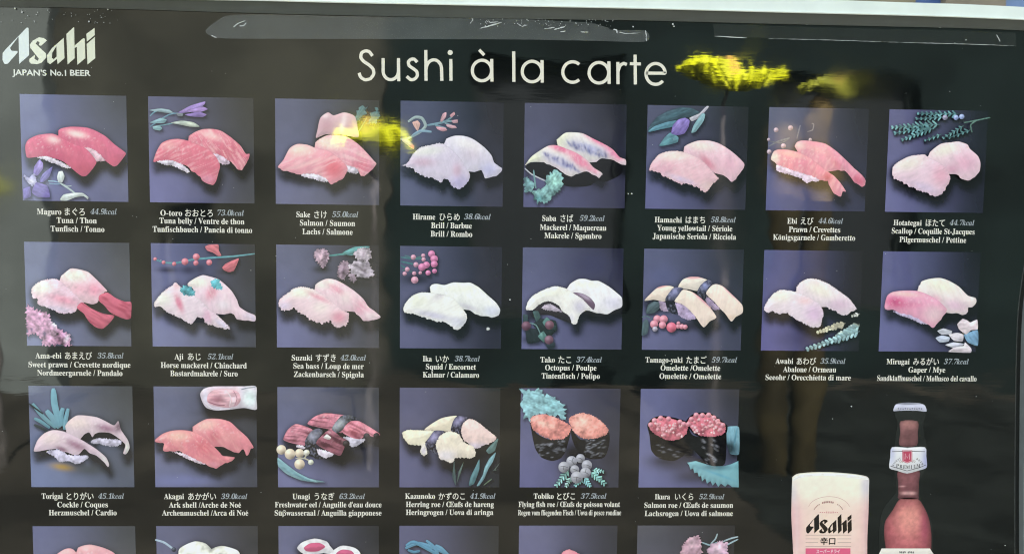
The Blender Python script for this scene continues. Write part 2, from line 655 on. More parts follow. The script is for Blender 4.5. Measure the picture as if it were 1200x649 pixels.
# every entry: (what the photo shows, crop origin, scale, four corner colours, extra tints of the backdrop, shapes)
T[0, 0] = ("two glossy dark pink tuna nigiri with a purple flower", (20, 108), K, ((98, 104, 152), (74, 80, 94), (104, 106, 160), (98, 102, 144)), (), [
    sushi("228,240 250,212 310,200 400,205 450,222 510,255 560,300 620,345 625,362 580,420 555,428 520,405 505,395 460,398 400,330 330,300 270,280 235,262", (206, 98, 124), B(345, 242, 62, 20, (248, 214, 208), .85, 12), B(470, 300, 60, 30, (214, 112, 134), .6, 40), B(560, 395, 40, 40, (200, 96, 120), .6)),
    rice("385,318 440,330 505,385 500,398 455,398 420,360", (226, 190, 200)),
    sushi("48,310 65,275 120,248 200,240 245,255 320,295 385,318 430,360 458,405 430,450 400,482 375,485 345,465 310,435 265,400 200,378 120,375 60,378 50,345", (205, 92, 118), B(208, 278, 40, 24, (250, 212, 208), .85, 18), B(260, 325, 90, 22, (216, 120, 140), .6, 25), B(380, 440, 50, 40, (196, 92, 116), .7)),
    rice("118,376 180,372 250,400 310,435 280,438 230,418 170,395"),
    leaf("130,388 150,410 150,440 120,480 95,480 100,430", PURP, B(135, 420, 15, 25, (190, 170, 225), 0.44), name="flower"),
    leaf("205,430 185,490 150,520 130,515 150,470", (120, 108, 190), name="flower"),
    leaf("110,520 175,540 190,605 120,605 85,575", (116, 100, 182), name="flower"),
    leaf("35,560 75,545 80,600 40,615", (120, 106, 190), name="flower"),
    leaf("38,480 70,490 100,470 112,520 90,545 60,520", (170, 165, 215), B(85, 515, 20, 15, (225, 222, 235)), name="flower", rag=5),
    stem("180,512 215,514 250,522", 7, (160, 190, 215)), stem("185,526 220,530 250,530", 6, (150, 180, 205)), stem("250,525 290,550 335,582", 10, (190, 205, 205)), stem("265,530 290,542 315,540", 6, (185, 200, 200)),
    leaf("240,460 262,455 275,485 262,520 240,520 232,490", (200, 210, 206)),
    leaf("250,615 270,590 330,580 380,582 412,605 408,618 385,600 340,605 290,625 255,625", (198, 210, 204))])
MARB = (60, 5, .12, .75, (240, 196, 192))
T[0, 1] = ("two marbled pink tuna belly nigiri under a purple bud on long leaves", (168, 108), K, ((84, 86, 120), (58, 60, 62), (104, 104, 158), (74, 76, 86)), (), [
    sushi("255,268 290,235 340,215 400,213 450,225 510,265 560,310 590,355 612,357 605,390 575,435 560,447 535,435 500,400 440,360 400,340 330,300", (212, 112, 128), B(390, 250, 70, 22, (240, 196, 192), .7, 20), B(480, 340, 60, 50, (208, 110, 126), .6), streak=(55, 50, 5, .6, (240, 196, 192))),
    rice("400,355 440,362 495,400 490,415 450,415 420,390", (226, 202, 216)),
    sushi("60,390 75,345 105,295 150,275 200,270 255,280 320,305 380,335 420,375 440,415 440,440 420,510 405,535 380,530 340,510 325,485 280,455 250,430 200,410 140,395 90,398 62,402", (212, 106, 122), B(150, 310, 50, 26, (226, 168, 168), .7), B(370, 500, 40, 25, (226, 160, 180), .6), streak=(-25, 60, 5, .5, (236, 180, 182))),
    rice("80,400 150,392 220,415 265,455 250,463 205,440 170,425 120,418"),
    stem("38,140 70,112 120,108 180,122", 8, (120, 164, 180)), stem("38,200 90,165 150,130 200,122", 8, (112, 150, 170)), stem("60,200 120,190 170,180", 7, (110, 150, 165)),
    leaf("35,105 100,95 150,103 175,122 130,120 60,110", (136, 168, 176)), leaf("40,175 100,150 135,160 120,178 60,180", (126, 176, 186)),
    leaf("55,200 90,192 110,210 95,222 60,215", (132, 184, 190)), leaf("160,178 220,165 290,175 325,200 270,200 210,188", (170, 184, 172), B(270, 185, 40, 12, (196, 204, 186))),
    leaf("200,120 270,80 355,55 350,75 280,115", (152, 120, 200), name="flower"), leaf("240,130 320,115 365,130 340,145 270,140", (136, 106, 186), name="flower"), leaf("255,110 340,85 372,100 320,118", (166, 128, 206), name="flower"),
    leaf("190,122 230,125 225,140 200,138", (116, 126, 136))])
T[0, 2] = ("two pale salmon nigiri before a folded pink slice", (316, 112), K, ((82, 86, 118), (58, 62, 62), (98, 100, 136), (72, 74, 94)), (), [
    leaf("495,140 505,100 530,65 560,65 555,95 530,130 510,150", (78, 122, 124), rag=13), leaf("560,165 580,115 610,80 628,90 625,135 600,160", (78, 124, 126), rag=13), stem("500,230 530,180 560,130", 7, (90, 120, 100)),
    ("garnish_slice", 'c', "268,245 275,200 292,130 335,98 370,115 430,98 490,120 508,190 512,240 460,235 400,225 320,225", (208, 172, 178), (B(425, 160, 16, 60, (232, 212, 214), .8, 12), B(330, 180, 40, 40, (196, 150, 160), .6), B(320, 118, 25, 14, (228, 206, 206)), B(465, 190, 30, 30, (200, 152, 165), .6)), {}),
    sushi("258,285 290,250 340,228 400,228 450,240 510,280 560,330 600,375 615,395 590,430 545,465 525,460 510,435 490,450 450,430 400,380 340,330", (222, 150, 160), B(345, 275, 85, 34, (240, 216, 196), .9, 12), B(530, 410, 60, 50, (214, 116, 134), .7), streak=(20, 90, 7, .5, (240, 206, 204))),
    rice("430,400 500,420 515,440 495,450 450,440"),
    sushi("48,410 80,370 115,305 160,280 220,285 270,305 340,320 400,360 440,400 450,430 430,470 400,490 360,513 330,490 300,470 250,455 200,455 150,455 110,440 65,430", (224, 150, 158), B(175, 315, 75, 34, (240, 210, 196), .9), B(370, 420, 66, 60, (216, 108, 120), .8), B(250, 380, 60, 12, (236, 186, 184), .7, -20), streak=(-22, 90, 8, .5, (240, 198, 196))),
    rice("180,455 250,450 310,470 340,495 300,497 250,480 200,470")])
T[0, 3] = ("two whitish brill nigiri under a pink tipped succulent sprig", (462, 112), K, ((76, 80, 110), (36, 38, 47), (86, 90, 124), (58, 60, 82)), (), [
    sushi("262,285 300,250 350,232 410,235 460,255 520,300 560,345 575,385 600,405 622,425 590,460 530,478 515,455 500,430 455,440 430,420 400,400 340,350", (204, 196, 208), B(420, 280, 115, 36, (230, 224, 222), .8, 18), B(545, 425, 50, 42, (160, 162, 202), 0.47), B(440, 340, 60, 40, (206, 190, 200), .5), fall=.1),
    sushi("45,405 80,385 105,340 150,300 210,285 270,275 330,310 380,360 410,410 435,450 430,490 400,525 370,537 340,525 318,495 290,480 265,500 235,480 180,465 150,455 120,435 105,415", (202, 190, 204), B(190, 318, 95, 30, (222, 220, 212), .8, -5), B(165, 385, 70, 26, (200, 162, 178), .55), B(375, 500, 64, 44, (176, 168, 216), 0.44), B(362, 430, 26, 40, (204, 160, 178), .5), fall=.1, rag=2.5),
    stem("190,172 260,160 310,145", 13, (128, 160, 172)), stem("95,242 150,210 180,175 160,132 120,126 80,152", 17, (158, 174, 172)), stem("100,235 150,205 215,210", 15, (138, 166, 182)),
    stem("235,170 270,182 300,190", 12, (120, 150, 160)), stem("262,160 280,140 296,112", 13, (130, 158, 164)), stem("290,152 325,130 345,108", 10, (120, 150, 158)), stem("300,150 335,148 362,150", 11, (126, 154, 160)), stem("290,158 325,172 350,186", 11, (124, 150, 158)), stem("36,252 70,250 100,240", 13, (150, 168, 172)),
    leaf("105,155 135,145 150,165 135,205 115,180", (222, 168, 152), name="bud"), leaf("240,180 290,185 305,200 280,208 250,195", (216, 148, 160), name="bud"), leaf("300,165 350,175 360,188 330,190 305,180", (206, 150, 160), name="bud"),
    leaf("265,145 280,105 300,98 298,125 275,152", (216, 156, 166), name="bud"), leaf("320,115 345,95 350,110 330,128", (214, 146, 156), name="bud"), leaf("330,145 365,140 365,158 340,160", (206, 150, 160), name="bud"), leaf("40,250 80,255 115,290 112,310 80,290 50,265", (196, 180, 168), B(105, 296, 18, 16, (222, 130, 130)), name="bud")])
MACK = [B(410, 285, 115, 30, (172, 172, 202), .85, 17)] + [B(300 + 14 * k_ + random.uniform(-5, 5), 262 + 4.4 * k_ + random.uniform(-9, 9), random.uniform(14, 26), random.uniform(5, 9), random.choice(((104, 108, 156), (124, 126, 174), (92, 94, 134), (190, 186, 208))), .8, random.uniform(30, 100)) for k_ in range(16)]
MACK2 = [B(245, 362, 105, 26, (176, 174, 204), .85, 25)] + [B(160 + 12 * k_ + random.uniform(-5, 5), 320 + 5.6 * k_ + random.uniform(-8, 8), random.uniform(13, 25), random.uniform(5, 9), random.choice(((124, 122, 172), (104, 106, 154), (92, 92, 134), (190, 186, 208))), .8, random.uniform(30, 100)) for k_ in range(16)]
T[0, 4] = ("two mackerel nigiri with blue striped skin and green moss", (606, 116), K, ((70, 72, 100), (42, 44, 58), (80, 80, 124), (58, 58, 88)), (), [
    ("dark_hollow", 'c', "430,370 500,345 570,360 615,385 590,440 500,480 440,450", (18, 18, 22), (), {}),
    sushi("210,262 245,220 280,195 330,193 380,200 430,225 500,260 550,290 590,335 625,350 625,382 590,375 540,348 480,350 440,365 400,330 330,300 290,280", (216, 208, 200), B(250, 235, 60, 40, (224, 224, 196), .9, -32), B(455, 232, 90, 22, (224, 128, 158), 1, 32), B(560, 310, 74, 34, (226, 138, 164), 1, 45), *MACK, B(455, 358, 40, 8, (220, 200, 210), .8), B(600, 365, 25, 12, (228, 200, 208), .8), streak=(75, 16, 8, .3, (236, 226, 226))),
    ("dark_hollow", 'c', "48,384 90,370 140,372 200,388 260,425 315,450 380,425 440,440 465,455 420,500 300,505 180,470 80,430", (20, 20, 24), (), {}),
    stem("44,400 85,435 165,474", 7, (198, 200, 206), name="dish_rim"),
    sushi("45,382 80,335 120,305 180,270 230,268 290,290 340,310 400,350 440,395 480,420 493,437 470,452 430,432 380,420 340,430 310,448 260,420 200,385 140,370 90,368 50,378", (216, 206, 200), B(100, 335, 60, 34, (220, 222, 194), .9, -30), B(255, 288, 80, 20, (226, 128, 156), 1, 18), B(365, 355, 84, 34, (228, 138, 162), 1, 40), B(440, 415, 40, 20, (228, 150, 172), .8, 30), *MACK2, B(250, 405, 60, 10, (214, 196, 204), .8, 28), B(420, 425, 60, 8, (226, 204, 210), .8, 20), streak=(75, 16, 8, .3, (236, 226, 226))),
    stem("95,410 100,460 108,515", 9, (120, 160, 160)),
    leaf("90,560 110,520 150,515 165,480 175,440 200,425 230,415 255,440 262,490 240,530 200,560 170,590 120,600", (116, 172, 168), B(215, 470, 40, 40, (150, 195, 180), .7), B(120, 575, 35, 20, (70, 130, 132), .6), name="moss", rag=12, grain=.9), leaf("38,470 60,450 85,470 100,500 80,530 50,535", (104, 156, 158), name="moss", rag=9, grain=.9)])
T[0, 5] = ("two rounded pale pink yellowtail nigiri under a violet bud", (750, 118), K, ((78, 80, 108), (42, 44, 48), (88, 88, 138), (50, 50, 68)), (), [
    leaf("42,175 60,140 100,95 160,60 230,40 300,45 345,70 300,90 220,110 140,140 80,165", (58, 84, 96), B(200, 80, 100, 14, (80, 112, 122), .5, -22)), leaf("45,178 80,150 150,125 210,115 190,150 110,168 60,180", (88, 148, 168)),
    leaf("110,260 140,215 175,185 220,210 215,240 150,258", (84, 138, 150), B(150, 240, 40, 8, (120, 180, 185), .7, -40)), leaf("385,32 397,35 370,70 340,100 300,120 285,100 340,75 365,50", (186, 180, 190), name="stem"), leaf("355,75 375,80 365,120 320,180 295,185 310,140", (120, 168, 176)),
    leaf("180,190 190,140 220,110 260,100 285,115 280,150 255,190 215,200", (130, 106, 192), B(222, 135, 16, 28, (176, 156, 218), 0.44, 20), name="flower"),
    sushi("238,285 270,255 330,232 390,230 450,245 510,280 560,320 598,360 598,385 570,430 535,468 500,445 460,415 430,400 380,350 320,320 260,300", (224, 182, 190), B(350, 262, 95, 28, (232, 218, 206), .8, 6), B(500, 370, 60, 50, (224, 174, 188), .7), B(390, 358, 60, 22, (216, 138, 154), .75, 45)),
    sushi("52,400 70,355 110,310 160,293 230,292 290,310 350,340 400,390 440,435 452,448 420,480 385,525 360,525 320,495 270,482 215,475 180,455 140,435 90,410", (224, 178, 184), B(195, 318, 95, 28, (234, 216, 206), .9), B(140, 390, 66, 28, (222, 168, 182), .7), B(240, 455, 90, 16, (214, 196, 220), .7, 18), B(385, 490, 40, 30, (228, 200, 196), .7), rag=2, streak=(62, 40, 6, .35, (236, 206, 206)))])
T[0, 6] = ("two cooked prawn nigiri with pink tails", (890, 122), K, ((90, 92, 118), (38, 42, 48), (80, 84, 138), (50, 54, 82)), (), [
    stem("52,245 110,215 175,196", 9, (128, 132, 140)), stem("60,215 120,225 165,205", 7, (120, 124, 132)), stem("215,200 225,160 235,122", 8, (136, 134, 144)), stem("275,160 305,150 312,118 300,112", 7, (140, 136, 144)),
    ball(95, 150, 14, (196, 170, 178), "bud"), ball(178, 138, 15, (200, 172, 178), "bud"), ball(137, 242, 15, (198, 168, 178), "bud"), ball(55, 275, 13, (196, 172, 180), "bud"), ball(292, 206, 10, (200, 176, 180), "bud"), ball(52, 205, 9, (190, 168, 176), "bud"),
    sushi("202,250 215,220 250,210 310,215 380,230 440,270 500,325 545,370 590,410 610,440 605,470 590,475 550,450 520,415 490,385 450,380 410,395 350,340 290,290 240,275", (222, 138, 154), B(232, 240, 34, 22, (234, 200, 192), .9), B(320, 258, 80, 20, (232, 168, 172), .7, 20), B(570, 440, 44, 30, (206, 106, 126), .8, 40), B(450, 350, 60, 20, (214, 118, 136), .5, 45), streak=(120, 30, 10, .4, (236, 186, 188))),
    sushi("65,320 80,275 110,262 170,265 230,280 290,310 350,355 400,395 430,415 470,460 498,505 480,500 470,530 455,535 430,515 400,470 390,440 340,440 300,430 200,400 110,370 100,350", (222, 130, 146), B(86, 308, 28, 38, (232, 218, 204), 1), B(180, 290, 80, 16, (234, 178, 172), .8, 12), B(440, 490, 34, 40, (224, 150, 158), .8, 50), B(395, 420, 30, 30, (206, 98, 112), .7), streak=(118, 30, 10, .45, (238, 188, 188))),
    rice("100,350 200,385 300,415 345,437 330,447 300,445 270,455 240,430 180,410 130,395 100,385", (222, 200, 218), rag=3)])
T[0, 7] = ("two plump pale pink scallop nigiri under a juniper twig with blue berries", (1032, 124), K, ((88, 88, 132), (26, 30, 42), (96, 96, 148), (36, 38, 58)), (), [
    *fern(340, 108, 62, 126, 11, 40, 10, (104, 142, 142)), *fern(290, 120, 76, 160, 8, 34, 10, (92, 132, 134)), *fern(300, 130, 118, 198, 8, 34, 10, (98, 138, 140)), *fern(445, 50, 205, 46, 9, 30, 10, (90, 130, 132)), *fern(360, 66, 196, 78, 6, 28, 9, (98, 138, 140)),
    *fern(345, 165, 244, 204, 4, 20, 8, (92, 130, 130)), *fern(472, 116, 350, 190, 6, 26, 8, (88, 124, 124)), *fern(512, 140, 382, 188, 5, 24, 8, (82, 118, 118)),
    stem("470,100 550,85 622,70", 8, (96, 128, 116)), stem("518,156 510,112 550,84", 8, (96, 126, 114)), ball(425, 70, 15, (148, 162, 204)), ball(458, 65, 15, (156, 170, 210)), ball(362, 70, 15, (150, 146, 168)),
    sushi("262,290 290,255 340,220 400,212 440,208 490,225 505,250 550,290 565,330 560,375 530,410 490,432 450,420 440,400 400,390 360,360 310,320", (226, 192, 200), B(360, 256, 85, 36, (234, 224, 210), .85, -16), B(480, 330, 64, 50, (222, 170, 188), .75), B(400, 365, 40, 24, (218, 160, 182), .6)),
    sushi("58,390 65,350 100,320 150,295 200,285 245,283 262,295 310,320 360,350 385,395 392,425 370,470 340,505 305,522 260,510 210,488 170,470 120,445 75,425", (222, 190, 200), B(150, 335, 95, 40, (232, 220, 208), .85, -16), B(340, 400, 54, 60, (220, 162, 178), .7), B(240, 470, 80, 26, (214, 194, 216), .7, 18), rag=1.5)])
T[1, 0] = ("two sweet prawn nigiri with long dark pink tails by frilly pink petals", (20, 280), K, ((96, 102, 142), (78, 82, 90), (106, 112, 158), (90, 94, 114)), (), [
    sushi("240,235 270,200 310,170 360,175 410,190 450,225 490,265 520,300 500,310 480,330 465,360 430,375 390,360 340,340 300,320", (232, 190, 198), B(330, 212, 76, 36, (240, 232, 218), .95), B(450, 290, 50, 40, (226, 152, 172), .8), B(360, 290, 40, 30, (228, 170, 184), .6), grain=.2),
    ("prawn_tail", 'c', "475,325 520,308 570,340 620,360 658,365 658,430 655,455 630,462 580,445 535,420 500,380 472,355", (206, 104, 126), (), dict(streak=(28, 60, 9, .8, (164, 66, 88)))),
    sushi("83,300 95,270 140,240 200,230 240,235 290,275 330,315 370,350 390,380 350,400 335,420 300,430 240,425 215,410 150,390 118,370 120,350 90,335", (230, 192, 204), B(140, 280, 66, 40, (236, 230, 218), .95), B(270, 350, 90, 24, (228, 156, 174), .75, 15), B(240, 405, 90, 18, (212, 208, 226), 0.50, 10), rag=3, grain=.22),
    ("prawn_tail", 'c', "345,395 375,365 430,400 500,430 560,440 545,470 515,500 490,517 450,505 410,470 385,430", (208, 108, 128), (), dict(streak=(32, 60, 9, .8, (160, 68, 90)))),
    leaf("55,385 100,400 140,415 190,440 195,475 240,510 280,540 310,560 300,600 320,612 250,612 150,610 140,580 110,540 60,550", (206, 136, 176), B(160, 545, 12, 18, (90, 70, 100), .9), B(85, 520, 8, 12, (100, 80, 110), .9), B(215, 492, 26, 16, (225, 205, 220), .8, 40), B(290, 570, 14, 30, (226, 210, 222), .8, 30), name="petals", rag=11, grain=1.0)])
T[1, 1] = ("two horse mackerel nigiri topped with green paste under a coral stem", (168, 280), K, ((94, 98, 144), (60, 62, 68), (106, 110, 156), (74, 78, 92)), (B(140, 178, 60, 16, (46, 46, 66), .8), B(260, 178, 50, 24, (46, 46, 66), .7), B(330, 168, 30, 26, (50, 50, 66), .6), B(480, 190, 60, 14, (46, 48, 54), .6)), [
    stem("60,115 120,135 190,138 290,118 400,108 520,100 642,85", 11, (104, 158, 166)),
    leaf("355,45 380,32 432,32 435,65 450,95 430,98 400,78 370,68", (220, 108, 116), name="flower"), leaf("455,165 470,145 510,125 550,112 540,145 520,185 490,190 465,180", (214, 98, 110), name="flower"),
    *[ball(x, y, r, (216, 130, 140), "bud") for x, y, r in ((240, 130, 20), (305, 103, 20), (303, 138, 15), (380, 135, 17), (178, 143, 12), (117, 135, 11), (68, 115, 10))],
    sushi("255,262 290,230 340,208 380,215 430,230 470,260 510,300 540,350 555,390 600,420 645,440 645,472 600,465 545,460 520,435 490,425 450,435 410,420 370,370 310,310", (226, 196, 204), B(310, 250, 66, 32, (232, 228, 212), .9), B(392, 310, 30, 44, (220, 132, 150), .7, 30), B(460, 380, 44, 30, (232, 218, 222), .8), B(620, 448, 44, 20, (198, 194, 216), 0.50, 20), streak=(60, 50, 9, .4, (236, 214, 216))),
    ("green_paste", 'c', "385,240 430,228 445,250 455,285 430,292 395,270", (104, 178, 186), (), dict(rag=7, grain=.6)),
    sushi("62,370 90,330 130,290 170,265 185,250 210,270 250,300 300,330 350,370 390,410 430,440 500,512 470,518 400,497 365,490 345,455 315,450 280,487 240,470 190,445 130,415 100,390 70,390", (222, 200, 206), B(115, 350, 55, 42, (228, 226, 214), .9), B(206, 368, 20, 54, (214, 122, 146), .8, -20), B(455, 490, 44, 14, (190, 190, 220), 0.50, 32), B(375, 445, 30, 44, (216, 164, 186), .7), B(190, 270, 20, 20, (230, 190, 192), .8), rag=2.5, streak=(65, 50, 9, .4, (234, 218, 220))),
    ("green_paste", 'c', "210,290 240,268 285,285 300,315 275,328 230,318", (106, 178, 186), (), dict(rag=7, grain=.6))])
T[1, 2] = ("two white and pink sea bass nigiri behind dusty pink carnations", (316, 280), K, ((90, 94, 126), (44, 46, 50), (104, 106, 152), (68, 70, 82)), (B(300, 175, 50, 20, (40, 42, 46), .8), B(480, 260, 120, 26, (36, 38, 40), .7)), [
    stem("340,97 400,90 480,80", 11, (82, 142, 142)), leaf("420,80 490,45 575,42 560,60 470,95", (76, 150, 150)),
    *[leaf(p, c_, *b, name="flower", rag=7, grain=.8) for p, c_, b in (("250,95 275,58 320,60 345,95 325,150 305,165 275,135", (178, 144, 164), (B(290, 110, 16, 40, (214, 182, 194), .7, 20), B(325, 90, 8, 40, (120, 90, 110), .6))), ("490,70 530,50 575,55 590,100 570,125 510,120 490,100", (178, 162, 172), (B(540, 90, 8, 36, (120, 104, 118), .6, 20),)), ("385,190 400,150 425,122 450,135 460,180 430,235 400,225", (150, 122, 140), (B(425, 180, 8, 50, (96, 74, 92), .6, 15),)), ("455,200 490,190 500,230 485,248 460,235", (148, 124, 140), ()), ("460,150 500,125 560,130 590,165 600,210 560,225 510,215 470,190", (172, 158, 170), (B(530, 175, 60, 6, (110, 96, 112), .6, 40), B(555, 160, 8, 44, (112, 98, 112), .5, 20))))],
    sushi("250,285 280,250 330,228 380,235 430,260 490,300 540,345 570,390 605,415 640,450 600,465 540,468 515,440 490,420 450,425 420,410 370,370 310,320", (222, 186, 194), B(318, 258, 60, 26, (228, 226, 214), .9, -10), B(400, 300, 90, 20, (216, 136, 156), .6, 30), B(440, 335, 40, 40, (228, 208, 206), .8), B(530, 390, 40, 50, (218, 150, 168), .6, 40), B(595, 440, 44, 16, (228, 206, 208), .9), streak=(40, 60, 8, .4, (236, 216, 216))),
    sushi("50,370 65,340 100,315 140,285 190,275 240,285 290,310 340,345 390,385 430,415 458,430 445,490 400,512 370,500 350,475 320,485 260,480 230,460 200,440 180,430 150,405 130,395 105,415 65,405", (224, 194, 198), B(180, 308, 76, 30, (232, 228, 212), .9), B(295, 395, 50, 35, (232, 216, 210), .8), B(280, 335, 70, 14, (216, 140, 156), .6, 25), B(400, 450, 46, 36, (218, 148, 164), .75), B(85, 385, 40, 24, (206, 200, 226), 0.44), rag=3)])
T[1, 3] = ("two smooth white squid nigiri below a bunch of tiny pink flowers", (462, 284), K, ((78, 80, 112), (40, 44, 58), (88, 88, 126), (48, 50, 68)), (B(130, 210, 90, 34, (34, 34, 46), .8),), [
    stem("38,85 120,95 180,92", 9, (82, 130, 130)), stem("38,110 110,125 170,132", 9, (76, 126, 126)), stem("38,130 60,145 85,152", 9, (70, 118, 118)), stem("60,75 120,90 170,75", 7, (90, 130, 130)), stem("45,160 80,160 115,176", 6, (80, 116, 116)),
    *[ball(x, y, r, (206, 126, 164), "flower", rag=1) for x, y, r in ((215, 66, 20), (230, 95, 22), (185, 130, 20), (160, 142, 22), (230, 125, 20), (195, 175, 15), (232, 165, 14))], *[ball(x, y, r, (204, 150, 168), "bud") for x, y, r in ((110, 85, 15), (167, 76, 12), (169, 98, 12), (125, 128, 15), (75, 155, 14), (115, 178, 12), (118, 216, 21), (150, 175, 10), (60, 180, 12))],
    sushi("200,280 215,245 245,238 290,245 340,230 400,232 440,232 490,260 540,305 585,345 610,385 600,415 560,432 520,425 470,410 440,390 390,380 350,350 280,310", (224, 224, 216), B(400, 262, 110, 30, (232, 232, 216), .8), B(565, 395, 54, 34, (186, 190, 218), 0.47), B(430, 374, 60, 16, (202, 198, 206), .7, 20), fall=.06, grain=.08),
    sushi("52,380 65,350 100,310 150,288 210,290 280,300 340,320 380,365 415,410 418,440 400,475 370,497 335,490 300,460 250,455 200,440 150,425 110,408 65,407", (224, 222, 212), B(120, 330, 80, 40, (230, 230, 212), .8), B(270, 300, 66, 22, (206, 200, 200), .8, -35), B(365, 460, 54, 34, (196, 196, 222), 0.47), B(230, 420, 110, 20, (206, 200, 214), .8, 12), fall=.06, grain=.08, rag=1.5)])
T[1, 4] = ("two curled white octopus nigiri beside dark red berries", (604, 284), K, ((80, 84, 120), (48, 50, 76), (94, 94, 142), (82, 82, 120)), (B(440, 130, 120, 90, (56, 58, 90), .6), B(90, 560, 60, 24, (40, 42, 52), .7)), [
    sushi("290,268 320,235 360,212 400,210 440,220 480,222 540,255 590,295 613,320 613,370 570,390 530,413 490,408 455,400 430,330 380,300 330,285", (226, 222, 220), B(400, 242, 90, 24, (232, 230, 216), .8), B(560, 350, 60, 40, (206, 200, 224), 0.44), fall=.06, grain=.1),
    ("dark_hollow", 'c', "325,290 380,292 430,318 458,355 450,388 420,362 380,325", (110, 88, 106), (B(400, 312, 40, 12, (176, 160, 176), .8, 30),), {}),
    ("dark_hollow", 'c', "110,388 145,348 190,338 240,352 300,410 325,465 250,440 200,420 140,415", (46, 42, 46), (), {}),
    rice("150,378 190,352 240,375 270,400 215,395 170,388", (176, 164, 176)),
    sushi("60,385 75,335 110,300 170,270 230,252 290,265 340,295 390,330 435,385 400,395 370,420 350,470 325,465 310,425 270,395 245,360 190,338 140,355 100,388", (226, 222, 212), B(210, 290, 110, 22, (234, 232, 216), .8, -5), B(370, 370, 40, 40, (206, 198, 214), .7), B(320, 440, 20, 26, (224, 220, 228), .7), fall=.06, grain=.1, rag=1.5),
    leaf("100,470 150,440 230,450 240,500 200,540 150,520", (38, 50, 50)), leaf("60,500 130,500 140,570 70,580", (36, 46, 50)), stem("80,462 120,478 150,540", 7, (110, 140, 140)), leaf("45,415 70,418 70,460 45,470", (52, 74, 78)), leaf("100,398 130,395 145,430 120,455", (58, 88, 86)), leaf("155,460 180,430 205,455 180,490", (78, 124, 116)), leaf("130,540 160,510 180,540 165,575", (84, 132, 124)), leaf("200,470 235,480 225,500 205,500", (46, 66, 66)), leaf("175,585 225,575 225,605 190,612", (42, 54, 62)),
    ball(62, 480, 27, (108, 74, 90)), ball(196, 475, 26, (116, 82, 94)), ball(193, 560, 26, (116, 84, 98))])
T[1, 5] = ("two omelette nigiri wrapped with dark seaweed bands by pink berries", (746, 286), K, ((82, 84, 122), (46, 50, 64), (94, 94, 138), (70, 72, 100)), (B(150, 190, 80, 70, (88, 92, 128), .5), B(300, 470, 140, 30, (36, 30, 38), .7)), [
    rice("396,295 440,330 480,375 440,375 402,335", (166, 146, 172), rag=3),
    sushi("240,250 265,205 310,188 360,190 410,208 385,225 355,268 300,260", (226, 212, 194), B(330, 192, 60, 8, (222, 150, 160), .8), grain=.08), ("nori_band", 'c', "350,270 370,235 410,205 440,225 410,255 398,315 352,290", (38, 36, 46), (B(396, 242, 26, 22, (128, 132, 170), .9, -40), B(412, 222, 14, 10, (60, 60, 84), .9)), dict(grain=.5, streak=(60, 9, 6, .5, (140, 142, 164)))),
    sushi("400,285 430,240 460,230 500,245 560,300 608,350 610,395 570,420 545,445 510,400 480,370 445,330", (230, 208, 190), B(545, 280, 80, 10, (222, 146, 162), .85, 43), B(540, 420, 40, 14, (226, 200, 176), .7), grain=.08, fall=.08),
    rice("128,328 168,335 182,388 140,378", (172, 152, 174), rag=3), rice("216,340 270,350 310,385 342,428 290,434 240,405", (186, 166, 196), rag=3),
    sushi("45,325 80,285 120,250 170,238 215,250 180,300 160,330 100,320", (230, 210, 190), B(140, 244, 60, 8, (222, 150, 150), .8, -12), grain=.08),
    ("nori_band", 'c', "165,320 180,290 215,250 268,255 242,290 220,330 238,402 182,385", (34, 32, 40), (B(222, 278, 40, 24, (134, 134, 170), .9, -40), B(240, 262, 10, 10, (70, 70, 96), .8)), dict(grain=.5, streak=(60, 9, 6, .5, (140, 142, 164)))),
    sushi("218,330 240,295 268,262 320,275 370,310 420,360 458,415 450,430 420,445 385,478 340,420 300,375 260,345", (232, 208, 190), B(385, 322, 100, 12, (224, 156, 168), .9, 42), B(300, 330, 60, 20, (236, 218, 200), .7, 35), grain=.08, fall=.08),
    stem("30,420 60,415 95,435", 7, (90, 112, 116)), leaf("55,400 65,350 100,330 130,335 130,370 100,395", (74, 94, 100)), leaf("28,525 35,450 60,430 70,470 60,515", (80, 104, 110)),
    *[ball(x, y, r, (216, 142, 156)) for x, y, r in ((118, 430, 22), (155, 432, 24), (100, 460, 23), (148, 465, 21), (240, 472, 14), (240, 455, 11), (260, 474, 15), (279, 476, 14))], ball(200, 478, 29, (214, 112, 132)), ball(105, 488, 15, (180, 170, 184))])
T[1, 6] = ("two pale ivory abalone nigiri above a heather sprig", (884, 286), K, ((80, 82, 134), (30, 32, 34), (88, 86, 150), (34, 34, 40)), (B(300, 545, 160, 50, (60, 58, 84), .5),), [
    sushi("235,265 265,220 310,198 360,202 420,225 480,265 530,300 560,330 590,375 560,385 530,410 490,400 450,380 420,365 385,355 330,315 280,290", (226, 208, 212), B(375, 262, 96, 38, (234, 226, 212), .85, 22), B(490, 350, 64, 36, (216, 186, 202), .75), rag=2),
    sushi("55,370 70,335 110,285 155,263 230,272 280,290 330,315 375,345 398,395 390,440 375,475 320,475 280,455 230,430 195,400 140,400 110,388 65,392", (226, 208, 214), B(150, 300, 76, 36, (234, 226, 212), .85), B(345, 400, 54, 54, (214, 182, 208), .75), B(290, 325, 44, 22, (232, 192, 192), .6), rag=2.5),
    *fern(525, 455, 362, 508, 9, 30, 15, (180, 174, 150), "heather"), *fern(606, 462, 470, 528, 8, 30, 15, (168, 178, 162), "heather"), *fern(605, 400, 560, 414, 3, 22, 9, (188, 190, 176), "heather"), *fern(604, 470, 452, 548, 9, 38, 15, (146, 172, 172), "heather"), *fern(604, 500, 300, 604, 13, 40, 15, (140, 168, 170), "heather")])
